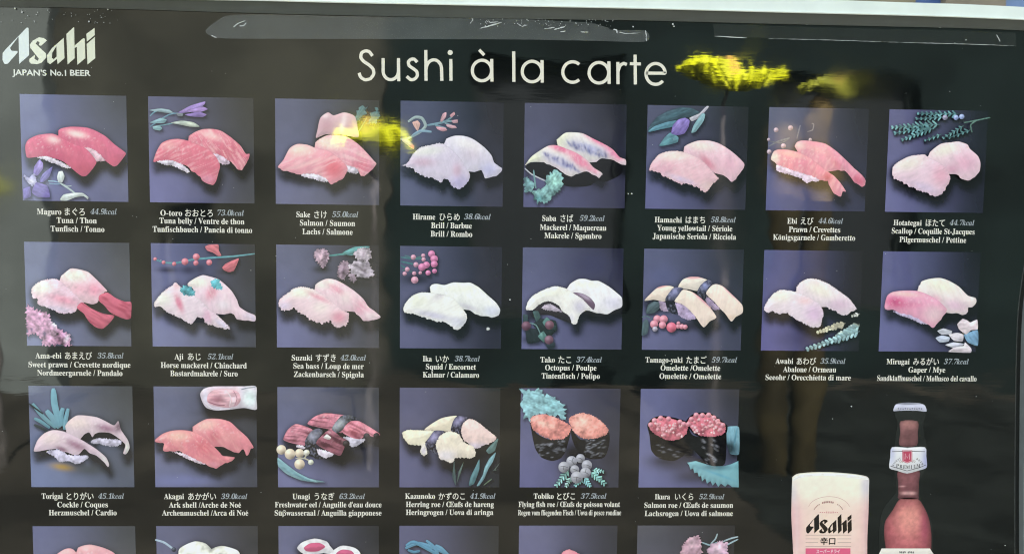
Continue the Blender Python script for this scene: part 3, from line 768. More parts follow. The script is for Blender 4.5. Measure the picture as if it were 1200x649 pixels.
T[1, 7] = ("one pink and one cream gaper clam nigiri by a white and blue flower", (1024, 290), K, ((86, 88, 138), (28, 30, 42), (94, 94, 148), (44, 44, 68)), (), [
    sushi("230,245 265,215 275,195 320,180 380,175 430,190 490,225 540,275 585,290 590,315 575,340 545,345 540,375 515,392 470,380 420,375 370,330 300,280", (228, 212, 206), B(385, 220, 96, 36, (234, 228, 208), .85, 14), B(470, 335, 76, 34, (222, 186, 202), .75, 10), B(360, 295, 34, 20, (224, 160, 180), .6, 30)),
    rice("110,365 200,385 280,415 320,440 270,437 200,405 150,390", (194, 180, 206), rag=3),
    sushi("62,350 75,280 110,255 180,247 250,250 310,270 370,305 420,355 400,395 345,458 310,440 280,420 210,390 150,375 110,360", (224, 154, 174), B(125, 315, 66, 36, (208, 100, 138), .9, 10), B(180, 268, 84, 14, (236, 194, 188), .8, 4), B(350, 385, 64, 50, (228, 196, 200), .8), B(220, 330, 60, 16, (222, 130, 160), .5)),
    leaf("520,500 598,475 598,565 540,545", (108, 158, 194), name="flower"), leaf("365,480 400,465 450,480 440,500 390,500", (206, 206, 216), name="flower"), leaf("355,520 390,505 435,515 430,540 380,545", (186, 196, 216), name="flower"), leaf("480,440 510,410 540,420 555,430 595,415 598,470 560,475 530,500 490,470", (228, 206, 210), name="flower"), leaf("410,560 460,545 520,555 470,580", (204, 204, 220), name="flower"), leaf("430,600 460,575 515,565 525,545 560,580 555,605", (222, 206, 212), name="flower"), leaf("430,500 480,490 515,500 510,540 460,535", (218, 208, 216), name="flower")])
T[2, 0] = ("two mauve cockle nigiri with curled tips before a teal leaf", (28, 444), K, ((92, 100, 132), (80, 84, 86), (102, 116, 160), (86, 94, 114)), (B(225, 505, 66, 20, (176, 142, 66), .8, 8), B(380, 520, 120, 40, (58, 62, 54), .6)), [  # the gold tint is a reflection painted into the backdrop
    stem("50,140 110,215 185,280", 24, (112, 154, 164), name="leaf"), stem("60,225 100,245 150,280", 20, (104, 148, 160), name="leaf"), stem("130,180 170,230 205,280", 34, (116, 158, 172), name="leaf"), stem("170,52 178,150 212,270", 38, (122, 168, 182), name="leaf", taper=.4), stem("226,165 215,210 220,270", 28, (116, 160, 174), name="leaf"), stem("256,168 242,230 235,290", 24, (118, 162, 176), name="leaf"), stem("30,140 70,170 112,200", 9, (48, 58, 58), name="leaf"), stem("60,262 100,280 140,300", 16, (52, 64, 66), name="leaf"),
    rice("388,355 430,340 560,350 550,380 500,388 440,372 400,370", (198, 192, 208)),
    sushi("232,300 250,250 300,210 350,208 420,218 470,240 520,265 545,240 560,290 600,350 610,395 590,430 573,425 585,380 560,350 500,310 440,305 410,315 395,333 375,305 330,325 280,315", (206, 184, 190), B(310, 250, 70, 36, (228, 208, 202), .9), B(475, 282, 64, 22, (160, 120, 140), .85, 12), B(545, 275, 24, 28, (112, 84, 98), .8), B(598, 398, 14, 44, (214, 214, 204), .8)),
    rice("130,415 200,405 260,435 370,440 350,470 300,487 260,470 210,475 180,450", (198, 192, 212)),
    sushi("58,410 80,350 120,310 170,292 230,300 300,330 370,370 430,410 475,450 492,490 485,505 465,480 420,440 380,425 350,400 320,430 290,435 250,420 220,415 195,400 140,405 80,415", (206, 182, 192), B(155, 338, 66, 40, (228, 208, 206), .9), B(300, 380, 66, 24, (156, 116, 134), .8, 24), B(220, 402, 34, 14, (132, 94, 114), .8, 20), B(465, 462, 40, 12, (212, 208, 204), .8, 52))])
T[2, 1] = ("two coral pink ark shell nigiri below a clam in its open shell", (172, 444), K, ((96, 100, 132), (72, 74, 78), (100, 104, 142), (70, 74, 90)), (B(200, 585, 190, 34, (122, 126, 170), .6), B(470, 195, 150, 20, (50, 52, 54), .8)), [  # first tint paints a pale reflection across the lower backdrop
    ("shell", 'c', "308,85 330,55 380,42 480,41 560,41 630,42 632,110 632,175 560,165 480,175 400,180 345,165 320,130", (216, 206, 216), (B(430, 98, 80, 44, (214, 160, 168), .9), B(405, 118, 44, 24, (168, 112, 124), .8), B(510, 90, 24, 50, (228, 196, 200), .8), B(595, 110, 40, 50, (224, 238, 234), .9), B(340, 110, 16, 40, (220, 214, 228), .8)), dict(grain=.2)),
    ("clam", 'c', "348,126 352,92 378,66 430,56 490,58 530,78 542,120 520,152 470,164 410,158 370,146", (214, 168, 176), (B(405, 116, 44, 22, (172, 118, 130), .9), B(470, 90, 30, 26, (226, 190, 196), .8), B(500, 130, 12, 34, (232, 206, 212), .8, 20)), dict(fib=.5, grain=.2)),
    stem("452,62 482,100 478,160", 6, (234, 214, 218), name="clam"), stem("500,66 520,110 506,154", 5, (190, 140, 152), name="clam"), stem("356,130 400,146 450,150", 6, (160, 108, 122), name="clam"),
    stem("545,60 580,50 628,46", 7, (160, 164, 176), name="shell_edge"), stem("330,128 380,168 480,172", 6, (232, 224, 232), name="shell_edge"),
    sushi("252,290 300,250 350,228 420,228 480,245 530,290 580,335 615,390 600,405 575,435 555,400 530,425 490,410 440,390 410,375 360,370 310,330", (216, 128, 134), B(340, 264, 66, 30, (232, 186, 176), .85, -10), B(480, 335, 64, 40, (222, 150, 150), .7), B(390, 330, 30, 30, (206, 108, 118), .6), streak=(45, 50, 10, .4, (232, 170, 166))),
    sushi("48,350 90,315 140,297 200,292 260,300 320,325 370,370 420,420 440,440 508,450 470,480 440,488 410,510 385,515 340,490 280,470 230,440 180,415 140,410 95,408 100,370 70,365", (216, 124, 130), B(180, 328, 70, 30, (234, 188, 172), .85), B(330, 390, 60, 40, (204, 102, 114), .6, 30), B(385, 490, 40, 16, (226, 156, 168), .7), B(90, 340, 30, 10, (228, 176, 172), .7, -20), streak=(35, 50, 10, .4, (232, 166, 160))),
    rice("140,412 220,430 300,470 340,490 300,485 250,465 200,440", (216, 196, 208))])
EEL = dict(streak=(8, 80, 7, .9, (112, 58, 72)), grain=.35)
T[2, 2] = ("two grilled eel nigiri banded with seaweed by cream bobbles", (318, 444), K, ((92, 96, 128), (72, 76, 86), (102, 104, 150), (82, 84, 116)), (B(430, 450, 190, 70, (34, 34, 34), .85),), [
    rice("415,330 500,340 545,345 500,380 460,390 440,360", (200, 194, 206)),
    sushi("210,260 250,215 310,195 370,200 440,215 410,290 400,310 340,290", (206, 124, 138), B(300, 205, 60, 8, (226, 150, 160), .8, -10), **EEL), sushi("405,300 450,245 500,240 550,265 625,315 600,335 550,322 510,345 460,335", (210, 126, 138), B(470, 300, 50, 14, (220, 136, 144), .6, 20), streak=(30, 70, 9, .8, (120, 54, 66)), grain=.4),
    ("nori_band", 'c', "350,280 380,235 410,208 460,208 495,228 440,248 412,290 380,310 355,295", (50, 52, 54), (B(388, 262, 44, 26, (158, 162, 164), .9, -30), B(440, 216, 30, 10, (80, 84, 88), .8)), dict(grain=.5, streak=(60, 9, 6, .5, (140, 142, 164)))),
    ball(550, 328, 19, (26, 22, 28), "eel_end"), ball(606, 326, 18, (26, 22, 28), "eel_end"),
    rice("145,378 190,385 190,402 150,394"), rice("258,402 320,412 360,430 340,447 300,454 275,440"),
    sushi("70,340 95,290 140,258 200,272 238,292 212,330 200,380 130,370 80,355", (204, 128, 140), B(160, 266, 50, 10, (232, 150, 160), .9, 10), **EEL), sushi("258,370 290,325 340,290 400,330 442,355 425,385 405,430 390,440 330,415", (150, 86, 98), B(340, 305, 30, 10, (186, 124, 136), .7, 20), streak=(22, 70, 9, .9, (78, 38, 50)), grain=.4),
    ("nori_band", 'c', "198,345 230,300 270,282 298,300 272,340 256,375 270,430 302,452 265,460 210,430 194,380", (34, 34, 36), (B(245, 318, 40, 30, (152, 152, 166), .95, -30), B(262, 295, 20, 10, (90, 92, 110), .8)), dict(grain=.5, streak=(60, 9, 6, .5, (140, 142, 164)))),
    leaf("300,335 320,315 345,335 335,348 312,342", (220, 206, 200), name="garnish_slice"), ball(432, 370, 20, (44, 38, 40), "eel_end"),
    stem("140,455 190,455 222,470", 8, (196, 190, 170)), stem("190,455 200,440 205,425", 7, (196, 190, 170)), *[ball(x, y, r, (216, 200, 176), "bud") for x, y, r in ((58, 405, 28), (108, 430, 31), (163, 425, 26), (163, 488, 30))], ball(203, 422, 18, (212, 208, 192), "bud"), ball(228, 477, 16, (206, 208, 190), "bud"),
    leaf("38,450 90,490 150,535 220,570 310,590 250,592 170,580 90,545 40,500", (126, 176, 184), B(170, 560, 110, 6, (90, 140, 150), .6, 28))])
T[2, 3] = ("two cream herring roe nigiri banded with seaweed above willow leaves", (462, 444), K, ((86, 86, 120), (50, 54, 54), (90, 90, 130), (46, 50, 56)), (B(420, 480, 150, 60, (32, 32, 36), .7),), [
    sushi("175,292 210,260 270,225 330,212 362,212 342,240 328,300 250,298", (228, 214, 186), B(290, 235, 60, 14, (236, 226, 204), .8, -20), grain=.1),
    ("nori_band", 'c', "325,292 340,240 365,212 430,222 395,252 386,292 386,328 340,302", (36, 34, 44), (B(372, 238, 34, 20, (144, 138, 172), .9, -40),), dict(grain=.5, streak=(60, 9, 6, .5, (140, 142, 164)))),
    sushi("385,290 400,250 435,228 480,245 530,285 585,330 585,350 560,365 500,385 470,400 430,370 395,340", (228, 198, 188), B(470, 385, 70, 20, (206, 202, 228), 0.44), B(440, 260, 40, 20, (236, 212, 204), .7), rag=2, grain=.14),
    sushi("45,310 80,292 140,293 230,300 205,335 180,360 190,432 165,435 148,415 155,385 110,378 75,370", (228, 218, 188), B(120, 318, 70, 18, (236, 228, 204), .8), B(170, 410, 20, 30, (214, 206, 214), .8), rag=2, grain=.12),
    ("nori_band", 'c', "180,365 205,330 235,295 292,300 266,330 242,370 248,432 186,392", (34, 32, 42), (B(232, 328, 40, 24, (152, 146, 180), .95, -40),), dict(grain=.5, streak=(60, 9, 6, .5, (140, 142, 164)))),
    sushi("240,370 270,320 320,300 370,315 400,360 450,385 468,410 465,445 430,452 385,450 350,455 335,480 300,470 265,460 250,420", (228, 214, 192), B(300, 440, 60, 34, (212, 206, 226), 0.44), B(330, 350, 50, 30, (234, 222, 200), .7), rag=3, grain=.16),
    leaf("345,470 352,540 356,612 335,560", (74, 100, 98)), leaf("400,475 385,530 360,600 372,530", (84, 108, 100)), leaf("600,340 580,410 545,430 530,410 560,375", (86, 124, 120)), leaf("490,460 490,520 460,600 430,612 440,560 465,510", (78, 126, 132)), leaf("585,420 570,470 540,520 520,570 490,612 475,612 510,550 520,510 545,460", (112, 160, 170), B(540, 490, 8, 60, (140, 184, 190), .6, 30)), leaf("610,480 580,525 605,515 570,525", (84, 100, 92)), stem("515,610 540,590 562,573", 7, (96, 112, 92), name="leaf")])
NORI = dict(grain=.5, edge=(14, .3))
GLINT = [B(random.uniform(130, 300), random.uniform(350, 450), random.uniform(5, 14), 3, (130, 132, 140), .8, random.uniform(-10, 30)) for _ in range(34)]
GLINT2 = [B(random.uniform(400, 540), random.uniform(340, 450), random.uniform(5, 14), 3, (136, 138, 146), .8, random.uniform(-30, 10)) for _ in range(30)]
T[2, 4] = ("two seaweed cups of orange flying fish roe with grey berries", (602, 444), K, ((88, 90, 126), (66, 68, 90), (92, 92, 140), (62, 64, 80)), (B(350, 430, 90, 70, (32, 32, 34), .9), B(560, 450, 60, 60, (44, 44, 54), .6)), [
    leaf("45,60 90,55 140,60 180,95 240,100 290,150 300,240 250,215 150,205 95,235 60,215 45,170", (128, 186, 194), B(110, 150, 60, 20, (160, 208, 212), .6, 20), B(220, 150, 50, 30, (150, 202, 206), .6, 40), rag=16, grain=.5),
    ("sushi", 'c', "95,245 110,340 125,400 160,450 220,470 270,455 300,410 330,295 280,345 200,345 130,310", (30, 31, 33), GLINT, NORI), ("sushi", 'c', "332,285 380,345 450,345 545,300 550,380 520,450 450,460 400,440 360,400 335,340", (28, 29, 32), GLINT2, NORI),
    ("roe", 'c', "95,240 110,215 165,200 230,215 290,245 330,270 325,305 280,345 210,345 150,320 110,285", (232, 152, 142), (B(180, 260, 60, 20, (240, 186, 170), .7, 20),), dict(grain=.55, rag=4)), ("roe", 'c', "320,225 350,205 400,195 460,210 520,255 545,290 530,320 470,340 400,340 345,300 325,260", (233, 156, 144), (B(390, 250, 50, 40, (242, 190, 174), .7),), dict(grain=.55, rag=4)),
    *fern(320, 520, 245, 612, 6, 40, 9, (138, 186, 178)), *fern(330, 560, 300, 616, 4, 26, 8, (150, 190, 180)), *fern(400, 560, 355, 612, 4, 30, 9, (126, 178, 178)), *fern(405, 560, 440, 614, 4, 32, 9, (130, 180, 182)), *fern(440, 530, 522, 600, 6, 38, 9, (134, 184, 176)), *fern(450, 520, 515, 530, 4, 26, 8, (140, 186, 178)),
    *[ball(x, y, r, (160, 160, 168)) for x, y, r in ((383, 453, 26), (333, 470, 31), (288, 503, 32), (420, 492, 30), (350, 517, 26), (412, 535, 31), (362, 562, 35))], *[stem(p, 3, (98, 98, 104), name="berry_seam") for p in ("268,500 288,498 312,506", "288,498 286,520", "318,465 334,468 350,490", "334,468 344,448", "400,490 420,490 442,500", "395,530 412,532 430,545", "412,532 416,510", "340,560 362,560 388,570", "362,560 360,585", "370,450 384,452 396,464", "336,512 352,516 366,524")]])
DOTS = lambda x0, y0, x1, y1, k: [("roe_highlight", 'o', (random.uniform(x0, x1), random.uniform(y0, y1), random.uniform(4, 7), 10), (246, 206, 206), (), {}) for _ in range(k)]
T[2, 5] = ("two seaweed cups of glossy salmon roe on a serrated teal leaf", (742, 444), K, ((96, 98, 144), (62, 62, 72), (98, 100, 150), (86, 86, 126)), (B(318, 410, 70, 74, (22, 22, 24), .95), B(200, 470, 110, 40, (26, 26, 32), .8), B(400, 480, 60, 40, (24, 24, 28), .9), B(350, 560, 120, 40, (44, 44, 54), .7), B(250, 500, 120, 40, (60, 60, 76), .6), B(570, 440, 50, 40, (56, 58, 66), .7)), [
    leaf("535,280 570,270 610,278 610,430 560,430 540,380", (110, 166, 184), B(550, 400, 50, 44, (44, 58, 62), 1), B(590, 330, 5, 60, (80, 134, 152), .7, 10)),
    ("serrated_leaf", 'p', "310,480 322,495 330,520 345,512 352,540 370,535 378,560 392,556 396,588 415,570 425,600 445,585 458,612 474,592 490,620 505,600 530,618 545,602 570,620 608,622 606,470 560,490 520,500 440,495 360,470", (124, 174, 182), (B(480, 545, 100, 8, (96, 158, 180), .6, 20), B(480, 505, 90, 20, (60, 90, 100), .7)), {}),
    ("sushi", 'c', "82,265 95,330 105,410 150,455 230,470 290,440 320,380 318,300 270,350 200,355 130,325", (22, 22, 24), [B(random.uniform(120, 260), random.uniform(380, 460), 12, 3, (110, 110, 116), .8, 10) for _ in range(12)], NORI), ("sushi", 'c', "315,275 340,320 400,335 480,330 535,290 530,480 480,500 430,490 380,440 320,370", (22, 22, 24), [B(random.uniform(400, 490), random.uniform(340, 490), 10, 4, (132, 132, 138), .8, 30) for _ in range(22)], NORI),
    ("nori_rim", 'c', "82,262 110,225 160,210 230,220 300,240 328,262 315,318 270,352 200,362 126,326 90,296", (20, 20, 22), (), {}), ("nori_rim", 'c', "304,245 345,200 400,190 455,200 505,235 542,268 534,315 480,336 398,338 345,310", (20, 20, 22), (), {}),
    ("roe", 'c', "90,262 125,235 160,220 230,230 290,250 315,268 306,312 268,343 202,352 132,320 98,290", (216, 122, 134), (), dict(grain=.6, rag=3)), ("roe", 'c', "312,245 350,210 400,200 450,208 498,240 530,270 526,308 480,328 402,328 350,302", (216, 124, 138), (), dict(grain=.6, rag=3)),
    *[ball(x, y, 15, (222, 146, 156), "roe") for x, y in ((100, 262), (122, 238), (158, 224), (203, 228), (268, 246), (290, 258), (318, 258), (335, 230), (362, 206), (398, 208), (434, 206), (463, 222), (484, 246), (515, 264), (345, 275), (500, 292))],
    *[ball(cx_ + random.uniform(-72, 72), cy_ + random.uniform(-34, 34), random.uniform(9, 13), (224, 148, 156), "roe") for cx_, cy_ in ((205, 290), (420, 268)) for _ in range(20)],
    *[t_ for t_ in DOTS(125, 250, 290, 330, 16) + DOTS(345, 225, 500, 315, 18)]])
LOW = 2.79
T[3, 0] = ("two coral pink nigiri at the cut lower edge", (30, 606), LOW, ((96, 100, 140), (76, 80, 84), (104, 106, 150), (90, 92, 110)), (), [
    sushi("158,150 165,105 185,92 215,88 260,100 295,120 320,170 300,230 220,210 170,180", (218, 154, 158), B(205, 98, 40, 10, (234, 186, 184), .8)), sushi("60,170 95,125 130,102 158,105 200,160 260,220 240,260 150,230 70,200", (216, 150, 156), B(130, 112, 30, 10, (232, 186, 184), .8))])
T[3, 1] = ("two round white rolls with a pale curled stem", (30, 606), LOW, ((92, 94, 126), (66, 68, 72), (104, 104, 148), (76, 78, 90)), (), [
    stem("424,72 455,82 490,108", 7, (172, 190, 204)), ball(485, 104, 8, (60, 66, 80), "bud"), sushi("500,110 520,90 555,77 590,85 606,110 600,190 560,210 510,190", (224, 224, 208), grain=.6), sushi("600,112 640,92 690,105 702,125 700,190 650,215 606,190", (224, 224, 208), grain=.6)])
T[3, 2] = ("two cut rolls with white rice and pink centres", (30, 606), LOW, ((92, 94, 130), (56, 58, 62), (104, 104, 148), (72, 74, 90)), (), [
    sushi("888,100 905,80 945,68 985,78 996,100 975,115 915,120", (226, 222, 222), grain=.3), ("filling", 'c', "910,98 930,84 960,82 980,95 955,110 920,110", (204, 96, 130), (), {}), sushi("988,125 1030,92 1075,98 1096,120 1090,180 1040,200 995,170", (226, 222, 222), grain=.3), ("filling", 'c', "1015,118 1035,104 1065,108 1075,124 1040,132", (202, 98, 132), (), {})])
T[3, 3] = ("nigiri hidden below a spiky blue green leaf", (460, 606), LOW, ((88, 88, 122), (58, 60, 62), (98, 98, 140), (66, 68, 78)), (), [
    stem("42,100 80,84 130,96 185,122", 12, (104, 152, 178), name="leaf"), stem("44,92 70,80 120,104 160,130", 12, (96, 146, 172), name="leaf"), stem("110,74 135,95 150,120", 10, (104, 152, 178), name="leaf"), stem("140,90 160,100 185,125", 10, (110, 158, 182), name="leaf"), stem("50,105 70,112 90,108", 9, (90, 138, 164), name="leaf"), sushi("60,200 100,160 170,150 240,180 270,240 150,260 70,230", (222, 200, 204))])
T[3, 4] = ("pink topped sushi peeping over the lower edge", (460, 606), LOW, ((96, 96, 136), (62, 64, 76), (102, 102, 146), (72, 74, 90)), (), [
    sushi("520,200 548,125 572,103 608,116 640,150 660,220 580,240", (214, 128, 140), B(575, 112, 14, 8, (232, 160, 166), .8), rag=2)])
T[3, 5] = ("sushi with frilly pink flowers on pale stems", (460, 606), LOW, ((78, 78, 88), (52, 52, 54), (84, 84, 110), (58, 58, 66)), (), [
    stem("1080,78 1105,68 1130,62", 5, (170, 190, 196)), stem("1088,92 1110,80 1130,70", 5, (160, 184, 190)), stem("1010,80 1040,90 1060,80", 5, (150, 176, 182)), stem("1040,85 1055,70 1062,52", 5, (160, 180, 186)),
    leaf("940,110 960,72 1000,55 1010,85 1012,118 960,132", (216, 162, 180), B(980, 80, 12, 20, (232, 196, 206)), name="flower", rag=5, grain=.6), leaf("1030,100 1065,75 1095,85 1092,125 1040,130", (206, 160, 184), B(1062, 100, 14, 14, (230, 200, 212)), name="flower", rag=5, grain=.6), sushi("860,200 900,160 960,150 1040,170 1060,230 940,240", (222, 190, 196))])


def paint_tile(rc, poster):
    r, c = rc
    what, org, kk, corners, tints, shapes = T[rc]
    org = np.array(org, float)
    # backdrop of the photo
    x0, z0 = c * PITCH * U, -r * ROW * U
    n = 46
    uu, vv = np.meshgrid(np.linspace(0, 1, n + 1), np.linspace(0, 1, n + 1))
    u, v = uu.ravel(), vv.ravel()
    X, Z = x0 + u * U, z0 - v * TALL * U
    q = (project(X, Z) - org) * kk
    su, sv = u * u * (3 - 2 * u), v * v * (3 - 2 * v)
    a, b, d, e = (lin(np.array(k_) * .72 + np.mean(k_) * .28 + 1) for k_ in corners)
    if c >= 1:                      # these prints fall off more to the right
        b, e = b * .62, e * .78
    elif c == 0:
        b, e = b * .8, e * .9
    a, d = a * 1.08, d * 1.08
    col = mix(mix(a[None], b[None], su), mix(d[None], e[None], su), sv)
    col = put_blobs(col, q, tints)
    if rc in ((0, 0), (1, 4), (1, 5), (2, 0), (2, 2), (3, 0), (3, 1), (3, 2)):
        for s in shapes:
            s[5].pop("crumbs", None)               # toppings with a smooth edge
    outl = [(s, outline(s[1], s[2], s[5])) for s in shapes]
    pair = [i for i, (s, P) in enumerate(outl) if s[0] == "sushi"]
    if len(pair) == 2 and rc not in ((1, 5), (2, 3), (2, 4), (2, 5), (3, 3), (3, 4), (3, 5)):
        # the rear piece runs on a little way under the front one
        s, P = outl[pair[0]]
        F_ = outl[pair[1]][1]
        near = dist_poly(P, F_) < 26 * kk / K
        dv_ = F_.mean(0) - P
        P = P + np.where(near[:, None], dv_ / np.maximum(np.hypot(*dv_.T), 1)[:, None] * 34 * kk / K, 0)
        outl[pair[0]] = (s, P)
    sc = kk / K
    for s, P in outl:
        big = s[0] in ("sushi", "prawn_tail", "shell", "garnish_slice")
        if rc in ((2, 4), (2, 5)) and s[0] in ("sushi", "berry"):
            continue
        if not big and s[0] not in ("leaf", "fern", "serrated_leaf", "flower", "berry", "moss", "petals", "heather"):
            continue
        dd = np.full(len(q), 1e9)
        for off in (((3, 14), (8, 34), (16, 54)) if big else ((3, 6), (8, 14))):
            Q = P + np.array(off) * sc
            dd = np.minimum(dd, dist_poly(q, Q) * np.where(inside(q, Q), -1, 1))
        soft = (20 if big else 6) * sc
        k = 1 / (1 + np.exp(np.clip((dd - (12 if big else 3) * sc) / soft * 2.4, -30, 30)))
        col = mix(col, lin((17, 19, 20)), (.95 if big else .7) * k)
    col = col * (1 + .10 * noise(q[:, 0], q[:, 1], 60, 8) + .05 * noise(q[:, 0], q[:, 1], 12, 9))[:, None]
    faces = [(j * (n + 1) + i, j * (n + 1) + i + 1, (j + 1) * (n + 1) + i + 1, (j + 1) * (n + 1) + i) for j in range(n) for i in range(n)]
    ink = Ink()
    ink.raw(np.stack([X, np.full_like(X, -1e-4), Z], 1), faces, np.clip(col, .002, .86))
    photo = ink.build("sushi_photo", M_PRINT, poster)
    photo["label"] = "square photo of " + what
    layer = 1e-4
    groups = {}
    order = []
    for s, P in outl:
        layer += 1.3e-5
        nm = s[0]
        big = nm in ("sushi", "shell")
        gv, gf = fill(resample(P, 9 * sc) if big else P, (6 if big else 5) * sc)
        if not len(gf):
            continue
        if nm == "sushi":
            k_ = Ink()
            order.append((nm, k_))
        else:
            if nm not in groups:
                groups[nm] = Ink()
                order.append((nm, groups[nm]))
            k_ = groups[nm]
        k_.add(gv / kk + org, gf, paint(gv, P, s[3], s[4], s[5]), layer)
    for nm, k_ in order:
        if k_.n:
            k_.build(nm, M_PRINT, photo)
    return photo
# ------------------------------------------------------------------ lettering
ITAL, CJKF = "italic", "plain"


def glyph_key(ch, style):
    """(list of (glyph, dx, dy, scale)) for a character in a bold serif face put together from Blender's own fallback fonts"""
    if style == "plain":
        return [(ch, 0, 0, 1)]
    acc = {'é': ('e', '\u00b4'), 'è': ('e', '\u0060'), 'ö': ('o', '\u00a8'), 'ü': ('u', '\u00a8')}
    if ch in acc:
        return glyph_key(acc[ch][0], style) + [(acc[ch][1], -0.50, -0.02, 1)]
    if ch == 'ß':
        return [(chr(0x1D6C3), 0, 0, 1)]
    if ch == 'Œ':
        return [(chr(0x1D40E), 0, 0, 1), (chr(0x1D404), -0.26, 0, 1)]
    if 'A' <= ch <= 'Z':
        return [(chr(0x1D400 + ord(ch) - 65), 0, 0, 1)]
    if 'a' <= ch <= 'z':
        return [(chr((0x1D482 if style == ITAL else 0x1D41A) + ord(ch) - 97), 0, 0, 1)]
    if '0' <= ch <= '9':
        return [(chr(0x1D7CE + ord(ch) - 48), 0, 0, 1)]
    return [(ch, 0, 0, 1)]


GLYPHS = {}


def load_glyphs(chars, offset=0.0):
    todo = []
    for ch in chars:
        if (ch, offset) in GLYPHS:
            continue
        for body in (ch, ch + ch):
            c = bpy.data.curves.new("glyph", 'FONT')
            c.body = body
            c.resolution_u = 3
            c.offset = offset
            o = bpy.data.objects.new("glyph", c)
            COL.objects.link(o)
            todo.append((ch, body, o))
    dg = bpy.context.evaluated_depsgraph_get()
    dg.update()
    tmp = {}
    for ch, body, o in todo:
        me = o.evaluated_get(dg).to_mesh()
        v = np.array([(p.co.x, p.co.y) for p in me.vertices]).reshape(-1, 2)
        f = [tuple(p.vertices) for p in me.polygons]
        tmp.setdefault(ch, []).append((v, f))
        o.evaluated_get(dg).to_mesh_clear()
    for ch, ((v, f), (v2, f2)) in tmp.items():
        adv = (v2[:, 0].max() - v[:, 0].max()) if len(v) else 0.28
        GLYPHS[ch, offset] = (v, f, adv)
    for ch, body, o in todo:
        c = o.data
        bpy.data.objects.remove(o)
        bpy.data.curves.remove(c)


def layout(text, style="serif", offset=0.0, track=0.0):
    """flat glyphs of a line at size 1, starting at x = 0"""
    V, F, n, x = [], [], 0, 0.0
    load_glyphs({g[0] for ch in text if ch != ' ' for g in glyph_key(ch, style)}, offset)
    for ch in text:
        if ch == ' ':
            x += 0.26
            continue
        for gl, dx, dy, s in glyph_key(ch, style):
            v, f, adv = GLYPHS[gl, offset]
            if len(v):
                if gl in "\u00b4\u0060\u00a8":
                    w_ = v[:, 0].mean()
                    v = v + np.array([-w_ + last - x, dy])
                    adv = 0
                else:
                    v = v + np.array([dx, dy])
                    adv = adv + dx
                    last = x + v[:, 0].min() * .5 + v[:, 0].max() * .5
                vv = v + np.array([x, 0])
                if style == ITAL and gl[0] not in "kcal" and not ('\U0001D482' <= gl <= '\U0001D49B'):
                    vv = vv + np.stack([vv[:, 1] * 0.22, 0 * vv[:, 1]], 1)
                V.append(vv)
                F += [tuple(i + n for i in t) for t in f]
                n += len(vv)
            x += adv
        x += track
    return np.concatenate(V), F


IVORY, KCAL = (228, 225, 211), (158, 165, 168)
PXM = U / 123.0


def typeset(ink, text, x0, x1, cy, cap, style="serif", colour=IVORY, layer=1.5e-4, offset=0.0, capref=None, track=0.0):
    """a line of text between two photo columns, its capitals `cap` photo pixels high and centred on row cy; laid straight along the sheet"""
    v, f = layout(text, style, offset, track)
    a, b = plane([(x0, cy), (x1, cy)])
    capref = capref or 0.69
    sx = (b[0] - a[0]) / (v[:, 0].max() - v[:, 0].min())
    sy = cap * PXM / capref
    X = a[0] + (v[:, 0] - v[:, 0].min()) * sx
    Z = (a[1] + b[1]) / 2 + (v[:, 1] - capref / 2) * sy
    ink.raw(np.stack([X, np.full_like(X, -layer), Z], 1), f, lin(colour))


